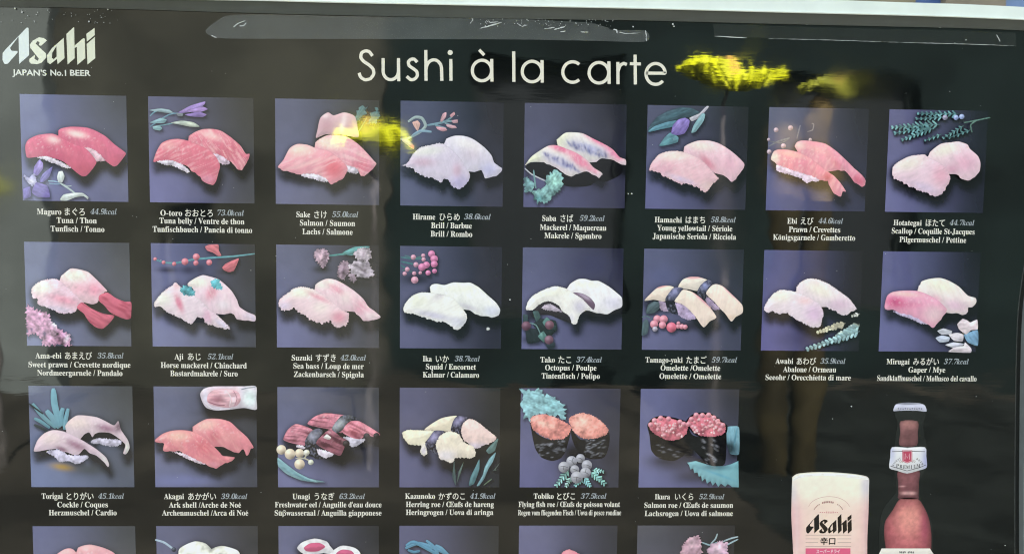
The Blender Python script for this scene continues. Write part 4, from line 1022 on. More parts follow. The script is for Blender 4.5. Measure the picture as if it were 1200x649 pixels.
CAPTIONS = {
    (0, 0): (248, 258.2, 268.2, ("Maguro", 43.5, 72), ("まぐろ", 76, 99.5), ("44.9kcal", 106, 137), ("Tuna / Thon", 66.5, 113.5), ("Tunfisch / Tonno", 59.5, 122.5)),
    (0, 1): (249.5, 259, 269, ("O-toro", 188, 213.5), ("おおとろ", 217, 249.5), ("73.0kcal", 255, 286), ("Tuna belly / Ventre de thon", 187, 286.5), ("Tunfischbauch / Pancia di tonno", 179, 295.5)),
    (0, 2): (251.3, 261.3, 271.5, ("Sake", 347.4, 363.5), ("さけ", 368.2, 383.1), ("55.0kcal", 389.3, 420), ("Salmon / Saumon", 351.5, 416.2), ("Lachs / Salmone", 354.4, 413.3)),
    (0, 3): (254, 264.2, 274.1, ("Hirame", 483.8, 510.1), ("ひらめ", 515.1, 538.8), ("38.6kcal", 543.8, 575.1), ("Brill / Barbue", 505.2, 552.9), ("Brill / Rombo", 504.6, 553.5)),
    (0, 4): (255.7, 266.5, 276.2, ("Saba", 635.4, 651.8), ("さば", 656.8, 671.7), ("59.2kcal", 679.3, 708.6), ("Mackerel / Maquereau", 632.8, 710.6), ("Makrele / Sgombro", 638, 704.8)),
    (0, 5): (257.5, 267.4, 277, ("Hamachi", 767.1, 799), ("はまち", 803.4, 826.2), ("58.8kcal", 833, 862.2), ("Young yellowtail / Sériole", 770, 858.1), ("Japanische Seriola / Ricciola", 764.8, 862.5)),
    (0, 6): (258.9, 268.9, 278.2, ("Ebi", 922.5, 934), ("えび", 938.3, 953), ("44.6kcal", 959.1, 987.8), ("Prawn / Crevettes", 924.3, 984.6), ("Königsgarnele / Gamberetto", 905.9, 1002.1)),
    (0, 7): (261, 270.9, 280.9, ("Hotategai", 1046.9, 1080), ("ほたて", 1084.7, 1107.2), ("44.7kcal", 1112.8, 1141.7), ("Scallop / Coquille St-Jacques", 1044.9, 1142), ("Pilgermuschel / Pettine", 1053.9, 1132.1)),
    (1, 0): (416.4, 426.9, 436.6, ("Ama-ebi", 41.6, 72.1), ("あまえび", 76.2, 108.1), ("35.8kcal", 114.2, 145), ("Sweet prawn / Crevette nordique", 33.5, 153), ("Nordmeergarnele / Pandalo", 43.8, 143.6)),
    (1, 1): (417.5, 427.7, 437.2, ("Aji", 204.6, 214.9), ("あじ", 220.1, 235.4), ("52.1kcal", 243.4, 273.6), ("Horse mackerel / Chinchard", 188.5, 289.2), ("Bastardmakrele / Suro", 199.6, 278.6)),
    (1, 2): (418.9, 428.6, 438.3, ("Suzuki", 341.9, 366), ("すずき", 370.1, 393.7), ("42.0kcal", 399, 428.9), ("Sea bass / Loup de mer", 343.8, 426.4), ("Zackenbarsch / Spigola", 344.4, 426.4)),
    (1, 3): (420, 429.4, 438.8, ("Ika", 495.5, 506), ("いか", 510.7, 526), ("38.7kcal", 532.9, 562.3), ("Squid / Encornet", 499.1, 557.8), ("Kalmar / Calamaro", 495.5, 561.4)),
    (1, 4): (421.1, 430.5, 440.2, ("Tako", 633.3, 650.2), ("たこ", 654.3, 669.3), ("37.4kcal", 675.4, 705.4), ("Octopus / Poulpe", 638.8, 699), ("Tintenfisch / Polipo", 634.7, 702.9)),
    (1, 5): (421.4, 430.8, 440.5, ("Tamago-yaki", 756.4, 799.9), ("たまご", 804.3, 827.9), ("59.7kcal", 834, 863.7), ("Omelette /Omelette", 774.1, 844), ("Omelette / Omelette", 772.7, 845.1)),
    (1, 6): (422.8, 432.5, 441.9, ("Awabi", 908.6, 929.4), ("あわび", 933.5, 956.3), ("35.9kcal", 961.3, 990.7), ("Abalone / Ormeau", 917.5, 979.8), ("Seeohr / Orecchietta di mare", 897, 997)),
    (1, 7): (423.3, 433, 443, ("Mirugai", 1038.9, 1065.8), ("みるがい", 1070, 1100.2), ("37.7kcal", 1106, 1135.1), ("Gaper / Mye", 1064.4, 1107.7), ("Sandklaffmuschel / Mollusco del cavallo", 1027.8, 1144.3)),
    (2, 0): (580.7, 590.6, 600, ("Torigai", 48.9, 73.7), ("とりがい", 78.2, 109.8), ("45.1kcal", 115.2, 145.5), ("Cockle / Coques", 67.3, 126.5), ("Herzmuschel / Cardio", 57.3, 136.8)),
    (2, 1): (581, 591, 600.3, ("Akagai", 192.2, 215.7), ("あかがい", 220.5, 253.3), ("39.0kcal", 259.1, 290), ("Ark shell /Arche de Noé", 198, 282.6), ("Archenmuschel /Arca di Noé", 189.9, 291)),
    (2, 2): (581, 590.6, 600.3, ("Unagi", 342.8, 363.4), ("うなぎ", 368.6, 392), ("63.2kcal", 397.8, 427.8), ("Freshwater eel / Anguille d'eau douce", 322.2, 447.1), ("Süßwasseraal / Anguilla giapponese", 321.9, 447.1)),
    (2, 3): (580.7, 590.3, 599.6, ("Kazunoko", 474.8, 509.9), ("かずのこ", 514, 544.9), ("41.9kcal", 550.7, 580.7), ("Herring roe / Œufs de hareng", 475.7, 578.7), ("Heringrogen / Uova di aringa", 475.7, 578.1)),
    (2, 4): (580.7, 590.3, 600, ("Tobiko", 625.4, 648.9), ("とびこ", 652.8, 674), ("37.5kcal", 680.5, 710.7), ("Flying fish roe / Œufs de poisson volant", 607.7, 726.5), ("Rogen vom fliegenden Fisch / Uova di pesce rondine", 607, 727.8)),
    (2, 5): (581.3, 591.3, 600.9, ("Ikura", 767.4, 785.1), ("いくら", 790.9, 812.4), ("52.9kcal", 819.2, 848.8), ("Salmon roe / Œufs de saumon", 755.1, 859.1), ("Lachsrogen / Uova di salmone", 755.5, 858.8)),
}


def caption(rc, poster):
    y1, y2, y3, a, b, k, l2, l3 = CAPTIONS[rc]
    ink = Ink()
    typeset(ink, a[0], a[1], a[2], y1, 6.8, offset=.003)
    typeset(ink, b[0], b[1], b[2], y1, 8.0, "plain", offset=.006, capref=.78)
    typeset(ink, k[0], k[1], k[2], y1, 6.6, ITAL, KCAL, offset=0.0)
    typeset(ink, l2[0], l2[1], l2[2], y2, 6.8, offset=.003)
    typeset(ink, l3[0], l3[1], l3[2], y3, 6.8, offset=.003)
    ink.build("caption", M_TEXT, poster)


# --- heading, drawn with an even round pen (photo pixels)
def arc(cx, cy, rx, ry, a0, a1, n=22):
    a = np.radians(np.linspace(a0, a1, n))
    return np.stack([cx + rx * np.cos(a), cy - ry * np.sin(a)], 1)


def pen(ink, P, wd, colour, layer):
    P = np.asarray(P, float)
    d = np.gradient(P, axis=0)
    d /= np.maximum(np.hypot(*d.T), 1e-6)[:, None]
    nr = np.stack([-d[:, 1], d[:, 0]], 1) * wd / 2
    n = len(P)
    V = np.concatenate([P + nr, P - nr])
    ink.add(V, [(i, i + 1, n + i + 1, n + i) for i in range(n - 1)], lin(colour), layer)


def line(a, b, n=2):
    return np.linspace(a, b, n)


def heading(poster):
    ink, W_, C_, L_ = Ink(), 3.7, (224, 220, 202), 1.5e-4
    p = lambda P, w_=W_: (pen(ink, P, w_, C_, heading.l), setattr(heading, 'l', heading.l + 1e-6))
    heading.l = L_
    # S
    p(spline([(436.5, 66), (433, 61.3), (428.5, 60), (423.8, 62.5), (423, 68), (426.5, 72.5), (432.5, 76.5), (437, 81), (438, 87), (434, 92.5), (428, 93.8), (423, 91), (420.8, 85.8)], 6, False))
    # u
    p(np.concatenate([line((449, 68.5), (449, 82)), arc(458, 83.5, 9, 10.2, 180, 360), line((467, 82), (467, 68.5))]))
    p(line((467, 68.5), (467.3, 95.5)))
    # s
    p(spline([(489, 73.3), (485.5, 69.8), (481.5, 70), (478.6, 73), (479.6, 77.3), (484, 80.6), (488.3, 84.2), (489, 89), (485.8, 93), (481.3, 93.6), (476.6, 89.8)], 6, False))
    # h
    p(line((499, 59), (499.3, 95)))
    p(np.concatenate([arc(508.5, 81.5, 9, 11, 180, 0), line((517.5, 82), (517.8, 95))]))
    # i
    p(line((528.3, 69.5), (528.5, 95)))
    # à
    p(arc(564.8, 83, 11.3, 12, 0, 360, 40)); p(line((576.2, 69.5), (576.5, 96)))
    p(line((561.5, 58.8), (567.5, 65)), 3.6)
    # l
    p(line((602, 60.5), (602.2, 96.3)))
    # a
    p(arc(623.5, 84.2, 11.5, 12, 0, 360, 40)); p(line((635.2, 70.8), (635.5, 97.2)))
    # c
    p(arc(671, 84.8, 11.5, 12, 48, 312, 32))
    # a
    p(arc(701.8, 85.6, 11.5, 12, 0, 360, 40)); p(line((713.5, 72.2), (713.8, 98.6)))
    # r
    p(line((724, 73), (724.2, 99))); p(spline([(724.2, 84), (726.5, 77.5), (730.5, 74.8), (734.5, 76)], 5, False))
    # t
    p(line((744.2, 64.5), (744.5, 99.3))); p(line((738, 75), (751, 75.3)), 3.6)
    # e
    p(np.concatenate([line((757.3, 86), (779.4, 86.3)), arc(768.3, 87, 11.3, 12.2, 4, 318, 36)]))
    for x, y in ((527.6, 62),):
        P = circle(x, y, 3, 14)
        ink.add(P, [tuple(range(14))], lin(C_), heading.l)
    o = ink.build("heading", M_TEXT, poster)
    o["label"] = "large ivory heading in thin round letters"


LOGO = ["158,312 228,235 243,240 248,468 163,543", "228,235 158,312 85,408 100,432 150,434 148,450 68,541 50,544 35,538 22,508 24,450 60,408",
        "330,318 372,325 398,345 348,390 330,385 336,358 318,350 302,372 390,455 393,488 350,535 315,545 262,540 247,522 250,500 298,465 292,498 318,518 330,500 258,408 252,380 280,345",
        "478,392 540,322 546,495 488,545 480,480", "540,322 478,392 442,450 440,490 455,503 480,480 483,500 425,545 402,530 398,470 440,410",
        "620,236 628,235 632,495 572,548 562,290", "632,388 705,325 718,330 722,495 655,550 650,400 632,408", "800,238 802,300 735,355 730,290", "802,315 806,495 740,548 733,375"]


def logo(ink, x0, x1, y0, y1, colours, layer):
    for i, s in enumerate(LOGO):
        P = resample(pts(s), 14)
        Q = np.stack([x0 + (P[:, 0] - 22) / (806 - 22) * (x1 - x0), y0 + (P[:, 1] - 235) / (548 - 235) * (y1 - y0)], 1)
        v, f = fill(Q, 50)
        ink.add(v, f, lin(colours[0] if i < 2 else colours[1]), layer)


def brand(poster):
    ink = Ink()
    logo(ink, 3.05, 111.8, 32.6, 76, ((206, 216, 212), (212, 216, 194)), 1.5e-4)
    ink.build("logo", M_TEXT, poster)["label"] = "angular cream blackletter logo"
    ink = Ink()
    typeset(ink, "JAPAN'S", 14.6, 54.6, 85.2, 6.9, "plain", offset=.022, capref=.73, colour=(214, 218, 206))
    typeset(ink, "No.1", 59.2, 77.6, 85.4, 6.9, "plain", offset=.022, capref=.73, colour=(214, 218, 206))
    typeset(ink, "BEER", 82.2, 106.3, 85.6, 6.9, "plain", offset=.022, capref=.73, colour=(214, 218, 206))
    ink.build("slogan", M_TEXT, poster)


def arc_text(ink, text, cx, cy, r, a0, a1, size, colour, layer, style="serif", sq=1.0):
    """letters along an arc (photo pixels); angles in degrees from the top, clockwise"""
    for i, ch in enumerate(text):
        if ch == ' ':
            continue
        v, f = layout(ch, style)
        v = (v - np.array([(v[:, 0].min() + v[:, 0].max()) / 2, 0])) * size
        t = math.radians(a0 + (a1 - a0) * i / max(len(text) - 1, 1))
        X = cx + r * math.sin(t) + v[:, 0] * math.cos(t) + v[:, 1] * math.sin(t)
        Y = cy - sq * r * math.cos(t) + v[:, 0] * math.sin(t) - v[:, 1] * math.cos(t)
        ink.add(np.stack([X, Y], 1), f, lin(colour), layer)


def beer_pictures(poster):
    # ------- glass: crop enlarged 6.24 from (925, 545)
    O, k = np.array([925., 545.]), 6.24
    sub = []

    def patch(ink, P, base, blobs=(), layer=1e-4, grid=14, **o):
        o.setdefault("grain", .06)
        v, f = fill(resample(P, 16), grid)
        ink.add(v / k + O, f, paint(v, P, base, blobs, o), layer)
    P = spline(pts("20,110 26,80 70,58 200,48 330,50 470,62 560,78 582,100 582,160 578,350 570,520 560,760 470,800 300,810 120,800 40,760 22,520 14,350"), 6)
    ink = Ink()
    patch(ink, P, (232, 198, 188), (B(52, 420, 10, 240, (248, 240, 232), .6), B(552, 420, 9, 240, (246, 232, 226), .5), B(300, 110, 440, 165, (240, 234, 214), 1.4), B(300, 420, 190, 200, (240, 216, 196), .8), B(40, 420, 50, 240, (222, 176, 178), .6), B(570, 430, 40, 240, (220, 170, 172), .6), B(560, 150, 40, 90, (206, 200, 214), .6), B(30, 200, 26, 80, (214, 206, 208), .6)), 1e-4, fall=.02, edge=(14, .12))
    g = ink.build("beer_glass_picture", M_PRINT, poster)
    g["label"] = "printed picture of a frosted glass of pink beer"
    ink = Ink()
    patch(ink, spline(pts("30,112 36,88 90,66 220,56 350,58 480,70 556,86 572,104 470,92 330,78 200,76 90,88"), 5), (244, 240, 228), (), 1.2e-4, 10, fall=0, edge=(10, 0))
    ink.build("glass_rim", M_PRINT, g)
    ink = Ink()
    logo(ink, 925 + 122 / k, 925 + 456 / k, 545 + 355 / k, 545 + 497 / k, ((30, 24, 22), (38, 28, 20)), 1.6e-4)
    ink.build("glass_logo", M_TEXT, g)
    ink = Ink()
    for (x0, x1, y) in ((118, 452, 508), (118, 216, 535), (350, 452, 535), (118, 210, 562), (352, 452, 562), (118, 452, 590)):
        pen(ink, np.array([(x0, y), (x1, y)]) / k + O, .55, (176, 150, 140), 1.5e-4)
    typeset(ink, "辛口", 925 + 226 / k, 925 + 336 / k, 545 + 551 / k, 7.8, "plain", (40, 32, 28), 1.6e-4, offset=.022, capref=.78)
    ink.build("glass_lettering", M_TEXT, g)
    ink = Ink()
    v, f = fill(resample(pts("118,604 446,604 446,650 118,650"), 20), 20)
    ink.add(v / k + O, f, lin((220, 96, 130)), 1.4e-4)
    typeset(ink, "スーパードライ", 925 + 196 / k, 925 + 370 / k, 545 + 627 / k, 4.2, "plain", (236, 214, 216), 1.7e-4, offset=.02, capref=.72)
    ink.build("glass_band", M_TEXT, g)
    ink = Ink()
    for a_, (ln_, wd_) in [(a_, (1.0, 1.6)) for a_ in range(-58, -30, 6)] + [(a_, (1.4, 2.2)) for a_ in range(-20, 22, 6)] + [(a_, (1.0, 1.6)) for a_ in range(34, 62, 6)]:
        x, y = 925 + 285 / k + 19.5 * math.sin(math.radians(a_)), 545 + 375 / k - 17.6 * math.cos(math.radians(a_))   # print too small to read
        pen(ink, np.array([(x - ln_ / 2, y), (x + ln_ / 2, y + .25)]), wd_, (170, 128, 120), 1.5e-4)
    pen(ink, arc(925 + 290 / k, 545 + 320 / k, 24.5, 15, 12, 168, 40), .5, (206, 160, 152), 1.45e-4)
    for i in range(9):
        x = 925 + (222 + 15.5 * i) / k
        pen(ink, np.array([(x, 545 + 342 / k), (x + 1.4, 545 + (342 + (i % 3 - 1)) / k)]), 2.2 if 2 < i < 7 else 1.2, (212, 152, 150), 1.5e-4)
    ink.build("glass_lettering", M_TEXT, g)

    # ------- bottle: crop enlarged 6.9 from (1020, 555), neck crop enlarged 6.49 from (1020, 460)
    N = lambda s: pts(s) / 6.49 + np.array([1020., 460.])
    W_ = lambda s: pts(s) / 6.9 + np.array([1020., 555.])
    k, O = 6.0, np.array([1020., 460.])
    body = np.concatenate([N("190,140 205,230 195,300 180,420 172,560 190,640"), W_("205,60 205,150 130,240 85,330 70,460 70,640 66,760 520,760 506,640 505,480 490,370 440,270 400,180 398,60"), N("385,640 425,560 430,420 405,300 402,230 410,140")])
    ink = Ink()
    patch(ink, spline((body - O) * k, 4), (30, 33, 31), (), 1e-4, 14, edge=(6, 0))
    b = ink.build("beer_bottle_picture", M_PRINT, poster)
    b["label"] = "printed picture of a dark bottle neck glowing pink"

    def bit(name, P, base, blobs=(), layer=1.2e-4, mat=M_PRINT, grid=9, smooth=5, **o):
        ink = Ink()
        Q = (P - O) * k
        if smooth:
            Q = spline(Q, smooth)
        Bk = [((np.array([x_[0], x_[1]]) - O) * k).tolist() + [x_[2] * k, x_[3] * k, 0, x_[4], x_[5]] for x_ in blobs]
        patch(ink, Q, base, Bk, layer, grid, **o)
        return ink.build(name, mat, b)
    bit("bottle_cap", N("175,138 180,108 195,86 240,76 300,74 370,78 410,92 422,112 424,142 360,136 290,134 220,136"), (206, 206, 222), ((1064, 472.5, 16, 1.2, (60, 62, 70), .8),), grain=.1)
    bit("glowing_neck", N("228,215 358,215 360,300 352,400 222,400 226,300"), (140, 96, 96), ((1065, 496, 9, 6, (172, 122, 116), .7), (1066, 512, 8, 8, (96, 66, 66), .6)), 1.25e-4, smooth=3, grain=.25, edge=(16, .5))
    bit("glowing_neck", np.concatenate([N("212,590 370,590"), W_("392,60 388,170 380,200 230,200 225,160 222,60")]), (120, 74, 78), ((1065, 577.5, 9, 2, (222, 170, 166), .9), (1057, 569.5, 4, .8, (200, 150, 148), .7), (1062, 560, 8, 5, (150, 96, 98), .6)), 1.25e-4, smooth=3, grain=.3, edge=(16, .5))
    bit("glowing_body", W_("240,200 380,200 440,280 475,370 492,480 490,620 480,700 130,700 125,620 110,480 120,380 180,290"), (188, 104, 108), ((1065, 605, 16, 22, (226, 150, 138), .9), (1040, 625, 6, 20, (196, 104, 110), .6), (1084, 615, 5, 22, (186, 88, 110), .7), (1062, 589, 12, 5, (196, 110, 116), .5)), 1.25e-4, grain=.25, edge=(40, .72))
    lab = bit("neck_label", N("163,412 280,416 414,412 424,480 428,565 370,588 278,612 200,590 143,570 150,490"), (222, 222, 222), ((1086, 540, 6, 14, (176, 178, 214), .8), (1045, 530, 4, 14, (188, 190, 214), .7)), 1.3e-4, smooth=3, grain=.05, edge=(8, .1))
    ink = Ink()
    for s in ("163,446 280,442 416,446", "152,555 200,570 278,592 370,568 424,545"):
        pen(ink, N(s), .7, (60, 60, 64), 1.5e-4)
    arc_text(ink, "FINEST", 1064, 551, 18, -66, -30, 2.9, (70, 66, 66), 1.5e-4, sq=.85)
    arc_text(ink, "BEER", 1064, 551, 18, 34, 62, 3.2, (70, 66, 66), 1.5e-4, sq=.85)
    arc_text(ink, "PREMIUM", 1063, 520, 30.5, 208, 152, 0.01, (56, 54, 56), 1.5e-4)
    for i, ch in enumerate("PREMIUM"):
        x = 1020 + (205 + 26.5 * i) / 6.49
        typeset(ink, ch, x - (2.2 if ch == 'M' else 1.6 if ch != 'I' else .8), x + (2.2 if ch == 'M' else 1.6 if ch != 'I' else .8), 460 + (553 + 10 * (1 - ((i - 3) / 3.) ** 2)) / 6.49, 4.4, "serif", (52, 50, 52), 1.5e-4)
    v, f = fill(resample(N("240,436 318,436 318,518 280,535 242,520"), 2), 2)
    ink.add(v, f, lin((186, 74, 96)), 1.5e-4)
    pen(ink, N("246,442 312,442 312,514 280,528 248,516 246,442"), .5, (226, 196, 200), 1.6e-4)
    pen(ink, N("262,505 264,460 280,495 296,460 298,505"), .6, (236, 206, 210), 1.7e-4)
    for s in ("216,520 228,512 240,520", "222,528 234,522 246,530", "318,520 330,512 342,520", "314,530 326,522 338,528"):
        pen(ink, N(s), .5, (150, 130, 110), 1.5e-4)
    for i in range(11):                              # print too small to read
        x = 1020 + (208 + 17.5 * i) / 6.49
        pen(ink, np.array([(x, 460 + 121 / 6.49), (x + 1.5, 460 + (121 + (i % 3 - 1) * 3) / 6.49)]), 1.5, (120, 120, 134), 1.6e-4)
    ink.build("label_lettering", M_TEXT, b)
    bl = bit("body_label", W_("90,600 480,600 520,660 520,760 60,760 60,660"), (224, 218, 206), (), 1.4e-4, smooth=0, grain=.05, edge=(8, .05))
    ink = Ink()
    for i in (0, 1, 2, 3, 5, 6, 7, 8):               # print too small to read
        x = 1020 + (234 + 13.4 * i) / 6.9
        pen(ink, np.array([(x, 555 + 631 / 6.9), (x + 1.3, 555 + (631 + (i % 3 - 1) * 2) / 6.9)]), 2.2, (96, 92, 88), 1.6e-4)
    ink.build("label_lettering", M_TEXT, b)
# ------------------------------------------------------------------ board, sheet, tape
M_FRAME = plain("white_plastic_frame", lin((212, 222, 212)), .35, .05, 60, .0004)
M_BAND = plain("grey_plastic_lip", lin((92, 98, 96)), .3, .06, 90, .0001)
M_BACK = plain("dark_backing", (.03, .03, .03), .6)

TOPW = [(-120, -10.5), (-60, -6.5), (0, -3), (85, -0.5), (300, 2.6), (400, 5), (600, 9), (750, 12), (900, 16), (1040, 19.5), (1120, 22), (1200, 25.5), (1226, 30), (1242, 42), (1246, 60)]
TOPO = [(-120, -28), (-60, -24.5), (0, -21), (85, -17.5), (300, -14), (400, -11.5), (600, -7.5), (750, -4.6), (900, -0.4), (1040, 4.6), (1120, 7), (1200, 10.8), (1236, 15), (1260, 30), (1266, 60)]
TOPG = [(-120, 3), (-60, 6), (0, 8.6), (85, 9.6), (300, 16), (400, 18.5), (600, 22.5), (750, 24.6), (900, 28.4), (1040, 31.6), (1120, 33.4), (1200, 36.5), (1222, 42), (1232, 52), (1236, 68)]
RIGHT_W = [(1224, 200), (1200.5, 350), (1196.3, 440), (1195, 560), (1195, 649), (1195, 780)]
RIGHT_O = [(1246, 200), (1222, 350), (1217, 440), (1216, 560), (1216, 649), (1216, 780)]
RIGHT_G = [(1222, 200), (1199.6, 350), (1195.5, 440), (1194.2, 560), (1194.2, 649), (1194.2, 780)]
# the rest of the frame, out of the picture, on the sheet's own axes (metres)
LEFT_X, LOW_Z = -0.026, -0.42


def loop(top, right, grow):
    P = plane(spline(top, 4, False)).tolist() + plane(spline(right, 4, False)).tolist()
    P = [p for p in P if p[0] > LEFT_X]
    z1 = P[0][1]
    xr = P[-1][0]
    P = [p for p in P if p[1] > LOW_Z + 0.01]
    P += [[xr, LOW_Z - grow], [LEFT_X - grow, LOW_Z - grow], [LEFT_X - grow, z1 + .0]]
    return np.array(P)


def ring(name, A, Bq, ya, yb, depth, material, parent):
    """a moulded strip between two outlines of the same point count: outline A at depth ya, B at yb, sides going back"""
    n = len(A)
    V = [(x, ya, z) for x, z in A] + [(x, yb, z) for x, z in Bq] + [(x, depth, z) for x, z in A] + [(x, depth, z) for x, z in Bq]
    F = []
    for i in range(n):
        j = (i + 1) % n
        F += [(i, j, n + j, n + i), (i, 2 * n + i, 2 * n + j, j), (n + i, n + j, 3 * n + j, 3 * n + i)]
    o = mesh(name, V, F, material, parent)
    import bmesh
    bm = bmesh.new()
    bm.from_mesh(o.data)
    bmesh.ops.recalc_face_normals(bm, faces=bm.faces)
    bm.to_mesh(o.data)
    bm.free()
    return o


def same(P, n):
    P = np.asarray(P)
    s = np.r_[0, np.cumsum(np.hypot(*np.diff(P, axis=0).T))]
    t = np.linspace(0, s[-1], n)
    return np.stack([np.interp(t, s, P[:, 0]), np.interp(t, s, P[:, 1])], 1)


board = empty("display_board", (0.28, 0.0, LOW_Z), "white rimmed display board holding the black sushi menu", "display board")
board_inv = Matrix.Translation(board.location).inverted()


def hold(o, parent=board):
    o.parent = parent
    o.matrix_parent_inverse = Matrix.Translation(parent.location).inverted()
    return o


def strips(Ain, Bout):
    """matching rows of points along two open rails (top then right side)"""
    return Ain, Bout


def rail(top, right, x_left):
    P = np.concatenate([spline(top, 6, False), spline(right, 6, False)])
    return plane(P)


rw, ro, rg = rail(TOPW, RIGHT_W, 0), rail(TOPO, RIGHT_O, 0), rail(TOPG, RIGHT_G, 0)


def close(P, m):
    """continue a rail down the right side, along the bottom and up the left side"""
    xr = P[-1][0]
    xl = P[0][0]
    return np.concatenate([P, [[xr, LOW_Z - m], [xl - 0.02 - m, LOW_Z - m], [xl - 0.02 - m, P[0][1]]]])


cw, co_, cg = close(rw, 0.004), close(ro, 0.012), close(rg, 0.0)
hold(ring("frame_rim", cw, co_, -0.0045, -0.0040, 0.018, M_FRAME, None))
rim_in = cw + (cg - cw) * 0.09
hold(ring("rim_bead", cw, rim_in, -0.0052, -0.0050, -0.001, plain("white_bead", lin((232, 240, 230)), .25, .03, 80), None))
hold(ring("frame_lip", rim_in, cg, -0.0042, -0.0008, 0.004, M_BAND, None))
bx0, bx1 = co_[:, 0].min(), co_[:, 0].max()
hold(box("back_panel", (bx0 + .004, 0.006, LOW_Z - .01), (bx1 - .004, 0.016, co_[:, 1].max() - .004), M_BACK))

poster = empty("menu_poster", (0.28, 0.0, LOW_Z), "laminated black sushi menu with rows of sushi photos and captions", "poster")


class Root:
    pass


def reparent(o):
    if o.parent is poster:
        o.matrix_parent_inverse = Matrix.Translation(poster.location).inverted()


# the black sheet itself
M_BLACK, nb, pb = nodes("laminated_black_print")
tx = nb.nodes.new("ShaderNodeTexNoise")
tx.inputs["Scale"].default_value = 40
tx.inputs["Detail"].default_value = 6
geo = nb.nodes.new("ShaderNodeNewGeometry")
rp = nb.nodes.new("ShaderNodeValToRGB")
rp.color_ramp.elements[0].color = (.0035, .0048, .0044, 1)
rp.color_ramp.elements[1].color = (.006, .0075, .007, 1)
nb.links.new(geo.outputs["Position"], tx.inputs["Vector"])
nb.links.new(tx.outputs[0], rp.inputs[0])
nb.links.new(rp.outputs[0], pb.inputs["Base Color"])
film_bump(nb, pb)
sx0, sx1 = cg[:, 0].min() + .001, rw[:, 0].max() + .004
n = 40
edge_top = cw[:, 1].max()
sv, sf = [], []
inn = np.array([[p[0], p[1]] for p in (cg + (cw - cg) * 0.35)])
v2, f2 = fill(resample(inn, .02), .03)
o = mesh("printed_sheet", [(x, 0.0, z) for x, z in v2], f2, M_BLACK)
import bmesh
bm = bmesh.new(); bm.from_mesh(o.data)
for f in bm.faces:
    f.normal_update()
    if f.normal.y > 0:
        f.normal_flip()
bm.to_mesh(o.data); bm.free()
o.parent = poster

for rc in T:
    paint_tile(rc, poster)
for rc in CAPTIONS:
    caption(rc, poster)
heading(poster)
brand(poster)
beer_pictures(poster)
for o in list(bpy.data.objects):
    reparent(o)

# clear tape and scuffs
def film(name, c, alpha, rough):
    m, n, p = nodes(name)
    p.inputs["Base Color"].default_value = (*c, 1)
    p.inputs["Alpha"].default_value = alpha
    p.inputs["Roughness"].default_value = rough
    tx = n.nodes.new("ShaderNodeTexNoise")
    tx.inputs["Scale"].default_value = 120
    tx.inputs["Detail"].default_value = 6
    g_ = n.nodes.new("ShaderNodeNewGeometry")
    mr = n.nodes.new("ShaderNodeMapRange")
    mr.inputs["To Min"].default_value = alpha * .6
    mr.inputs["To Max"].default_value = alpha * 1.4
    n.links.new(g_.outputs["Position"], tx.inputs["Vector"])
    n.links.new(tx.outputs[0], mr.inputs["Value"])
    n.links.new(mr.outputs[0], p.inputs["Alpha"])
    return m


M_TAPE = film("clear_tape", lin((150, 156, 152)), .22, .35)
M_TAPE2 = film("thin_clear_tape", lin((120, 126, 118)), .08, .2)
M_SCUFF = plain("white_scuff", lin((196, 200, 196)), .6, .1, 200)


def patch_px(name, P, material, y, parent=None, grid=.01):
    v, f = fill(plane(P), grid)
    o = mesh(name, [(x, -y, z) for x, z in v], f, material)
    bm = bmesh.new(); bm.from_mesh(o.data)
    for f in bm.faces:
        f.normal_update()
        if f.normal.y > 0:
            f.normal_flip()
    bm.to_mesh(o.data); bm.free()
    if parent:
        o.parent = parent
    return o


tape = patch_px("clear_tape", spline(pts("241,37 252,27 266,19 300,17.5 400,19.5 500,21 600,22.5 650,25 692,27.5 712,33 720,36 756,36.5 757,49.3 700,48.5 600,46.8 450,46.4 320,46 256,45.2"), 4), M_TAPE, 6e-4)
tag(tape, "strip of clear tape with a pointed end across the poster's top edge", "tape")
tape2 = patch_px("clear_tape", pts("835,28.5 900,31 1040,34.6 1130,36.6 1190,39 1190,54.5 1100,51.6 1040,49.8 940,46.4 837,43"), M_TAPE2, 6e-4)
tag(tape2, "faint strip of clear tape along the upper right edge of the poster", "tape")


def scratches(name, lines, parent, y):
    V, F, n = [], [], 0
    for s, wd in lines:
        P = rag(stroke(pts(s), wd, .15, 5), wd * .35, 3)
        v, f = fill(plane(P), .01)
        V += [(x, -y, z) for x, z in v]
        F += [tuple(i + n for i in t) for t in f]
        n += len(v)
    o = mesh(name, V, F, M_SCUFF)
    bm = bmesh.new(); bm.from_mesh(o.data)
    for f in bm.faces:
        f.normal_update()
        if f.normal.y > 0:
            f.normal_flip()
    bm.to_mesh(o.data); bm.free()
    o.parent = parent
    return o


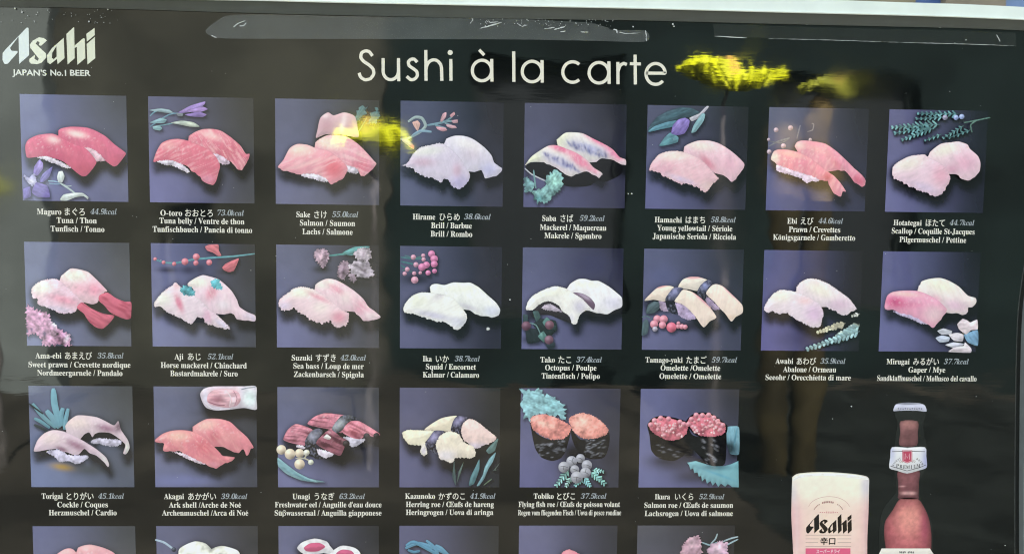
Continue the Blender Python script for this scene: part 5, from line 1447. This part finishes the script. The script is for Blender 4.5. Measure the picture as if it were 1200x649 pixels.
scratches("scratch", [("370,16.5 420,17.5 480,18.8 520,19.2 558,20", 1.6), ("520,18 540,17 556,17.5", 1.2), ("515,19.5 530,20.5 548,19", 1.2), ("551,20 554,24 551,28", 1), ("562,34 575,30.5 588,27", 1.2), ("572,24 575,27 584,26", .9), ("478,10 482,11.5 487,9.5", .8), ("506,14 512,13 518,12", .9), ("568,18 574,16.5 581,15.5", 1), ("638,34.5 645,33.5 650,32.5", 1), ("649,35.5 656,33.5 662,31.5", 1.2), ("656,38 660,37.6 663,37", 1), ("680,38 685,38.3 689,38.2", .9), ("606,28 609,30 612,32", .8), ("611,32 614,31 618,30", .8), ("718,35 722,36 723,40", 1.4), ("723,38 735,40 752,39", .8), ("756,36 757,42 757,49", .9), ("274,32.5 279,28.5 288,25", .9), ("281,31 286,30.5 289,27.5", .9), ("248,42 251,43.5 254,45", 1)], tape, 7.5e-4)
scratches("scratch", [("837,43.2 856,44 875,45", .8), ("900,46 960,47.2 1040,49.8", .35), ("1040,49.9 1120,52 1190,54.3", .45), ("1167,41 1169,45 1171,49.5", .8)], tape2, 7.5e-4)
dv, df, n = [], [], 0
specks = [(18.5, 10.5, 1), (26.5, 15, .9), (126, 1, .8), (127, 4, .9), (130, 8.6, 1), (127, 12, .8), (105, 25.8, 1), (144, 10, .7), (572, 385, 2.0), (597.5, 351, .8), (788, 29, 1.1), (789.5, 31.5, .9), (741.5, 32, .9), (1100.5, 32.4, 1.1), (945, 29, .8), (997, 475.5, .8), (1131, 47.5, .7), (740, 227, .9), (736, 227.2, .7), (975, 490, .5), (1118, 50.5, .5), (1177, 638, .6)]
sr = np.random.RandomState(11)
for _ in range(70):
    specks.append((sr.uniform(560, 720), 22 + sr.uniform(0, 1) * 8 + 2 * sr.rand(), sr.uniform(.25, .6)))
for _ in range(90):
    specks.append((sr.uniform(0, 1190), sr.uniform(40, 645), sr.uniform(.15, .4)))
for _ in range(40):
    specks.append((sr.uniform(0, 140), sr.uniform(12, 28), sr.uniform(.2, .55)))
for x, y, r in specks:
    P = rag(circle(x, y, r, 8), r * .25, 1)
    q = plane(P)
    dv += [(a, -8.5e-4, b) for a, b in q]
    df.append(tuple(range(n, n + len(q))))
    n += len(q)
o = mesh("dust", dv, df, M_SCUFF)
bm = bmesh.new(); bm.from_mesh(o.data)
for f in bm.faces:
    f.normal_update()
    if f.normal.y > 0:
        f.normal_flip()
bm.to_mesh(o.data); bm.free()
tag(o, "white dust specks scattered over the shiny black poster", "dust", kind="stuff")
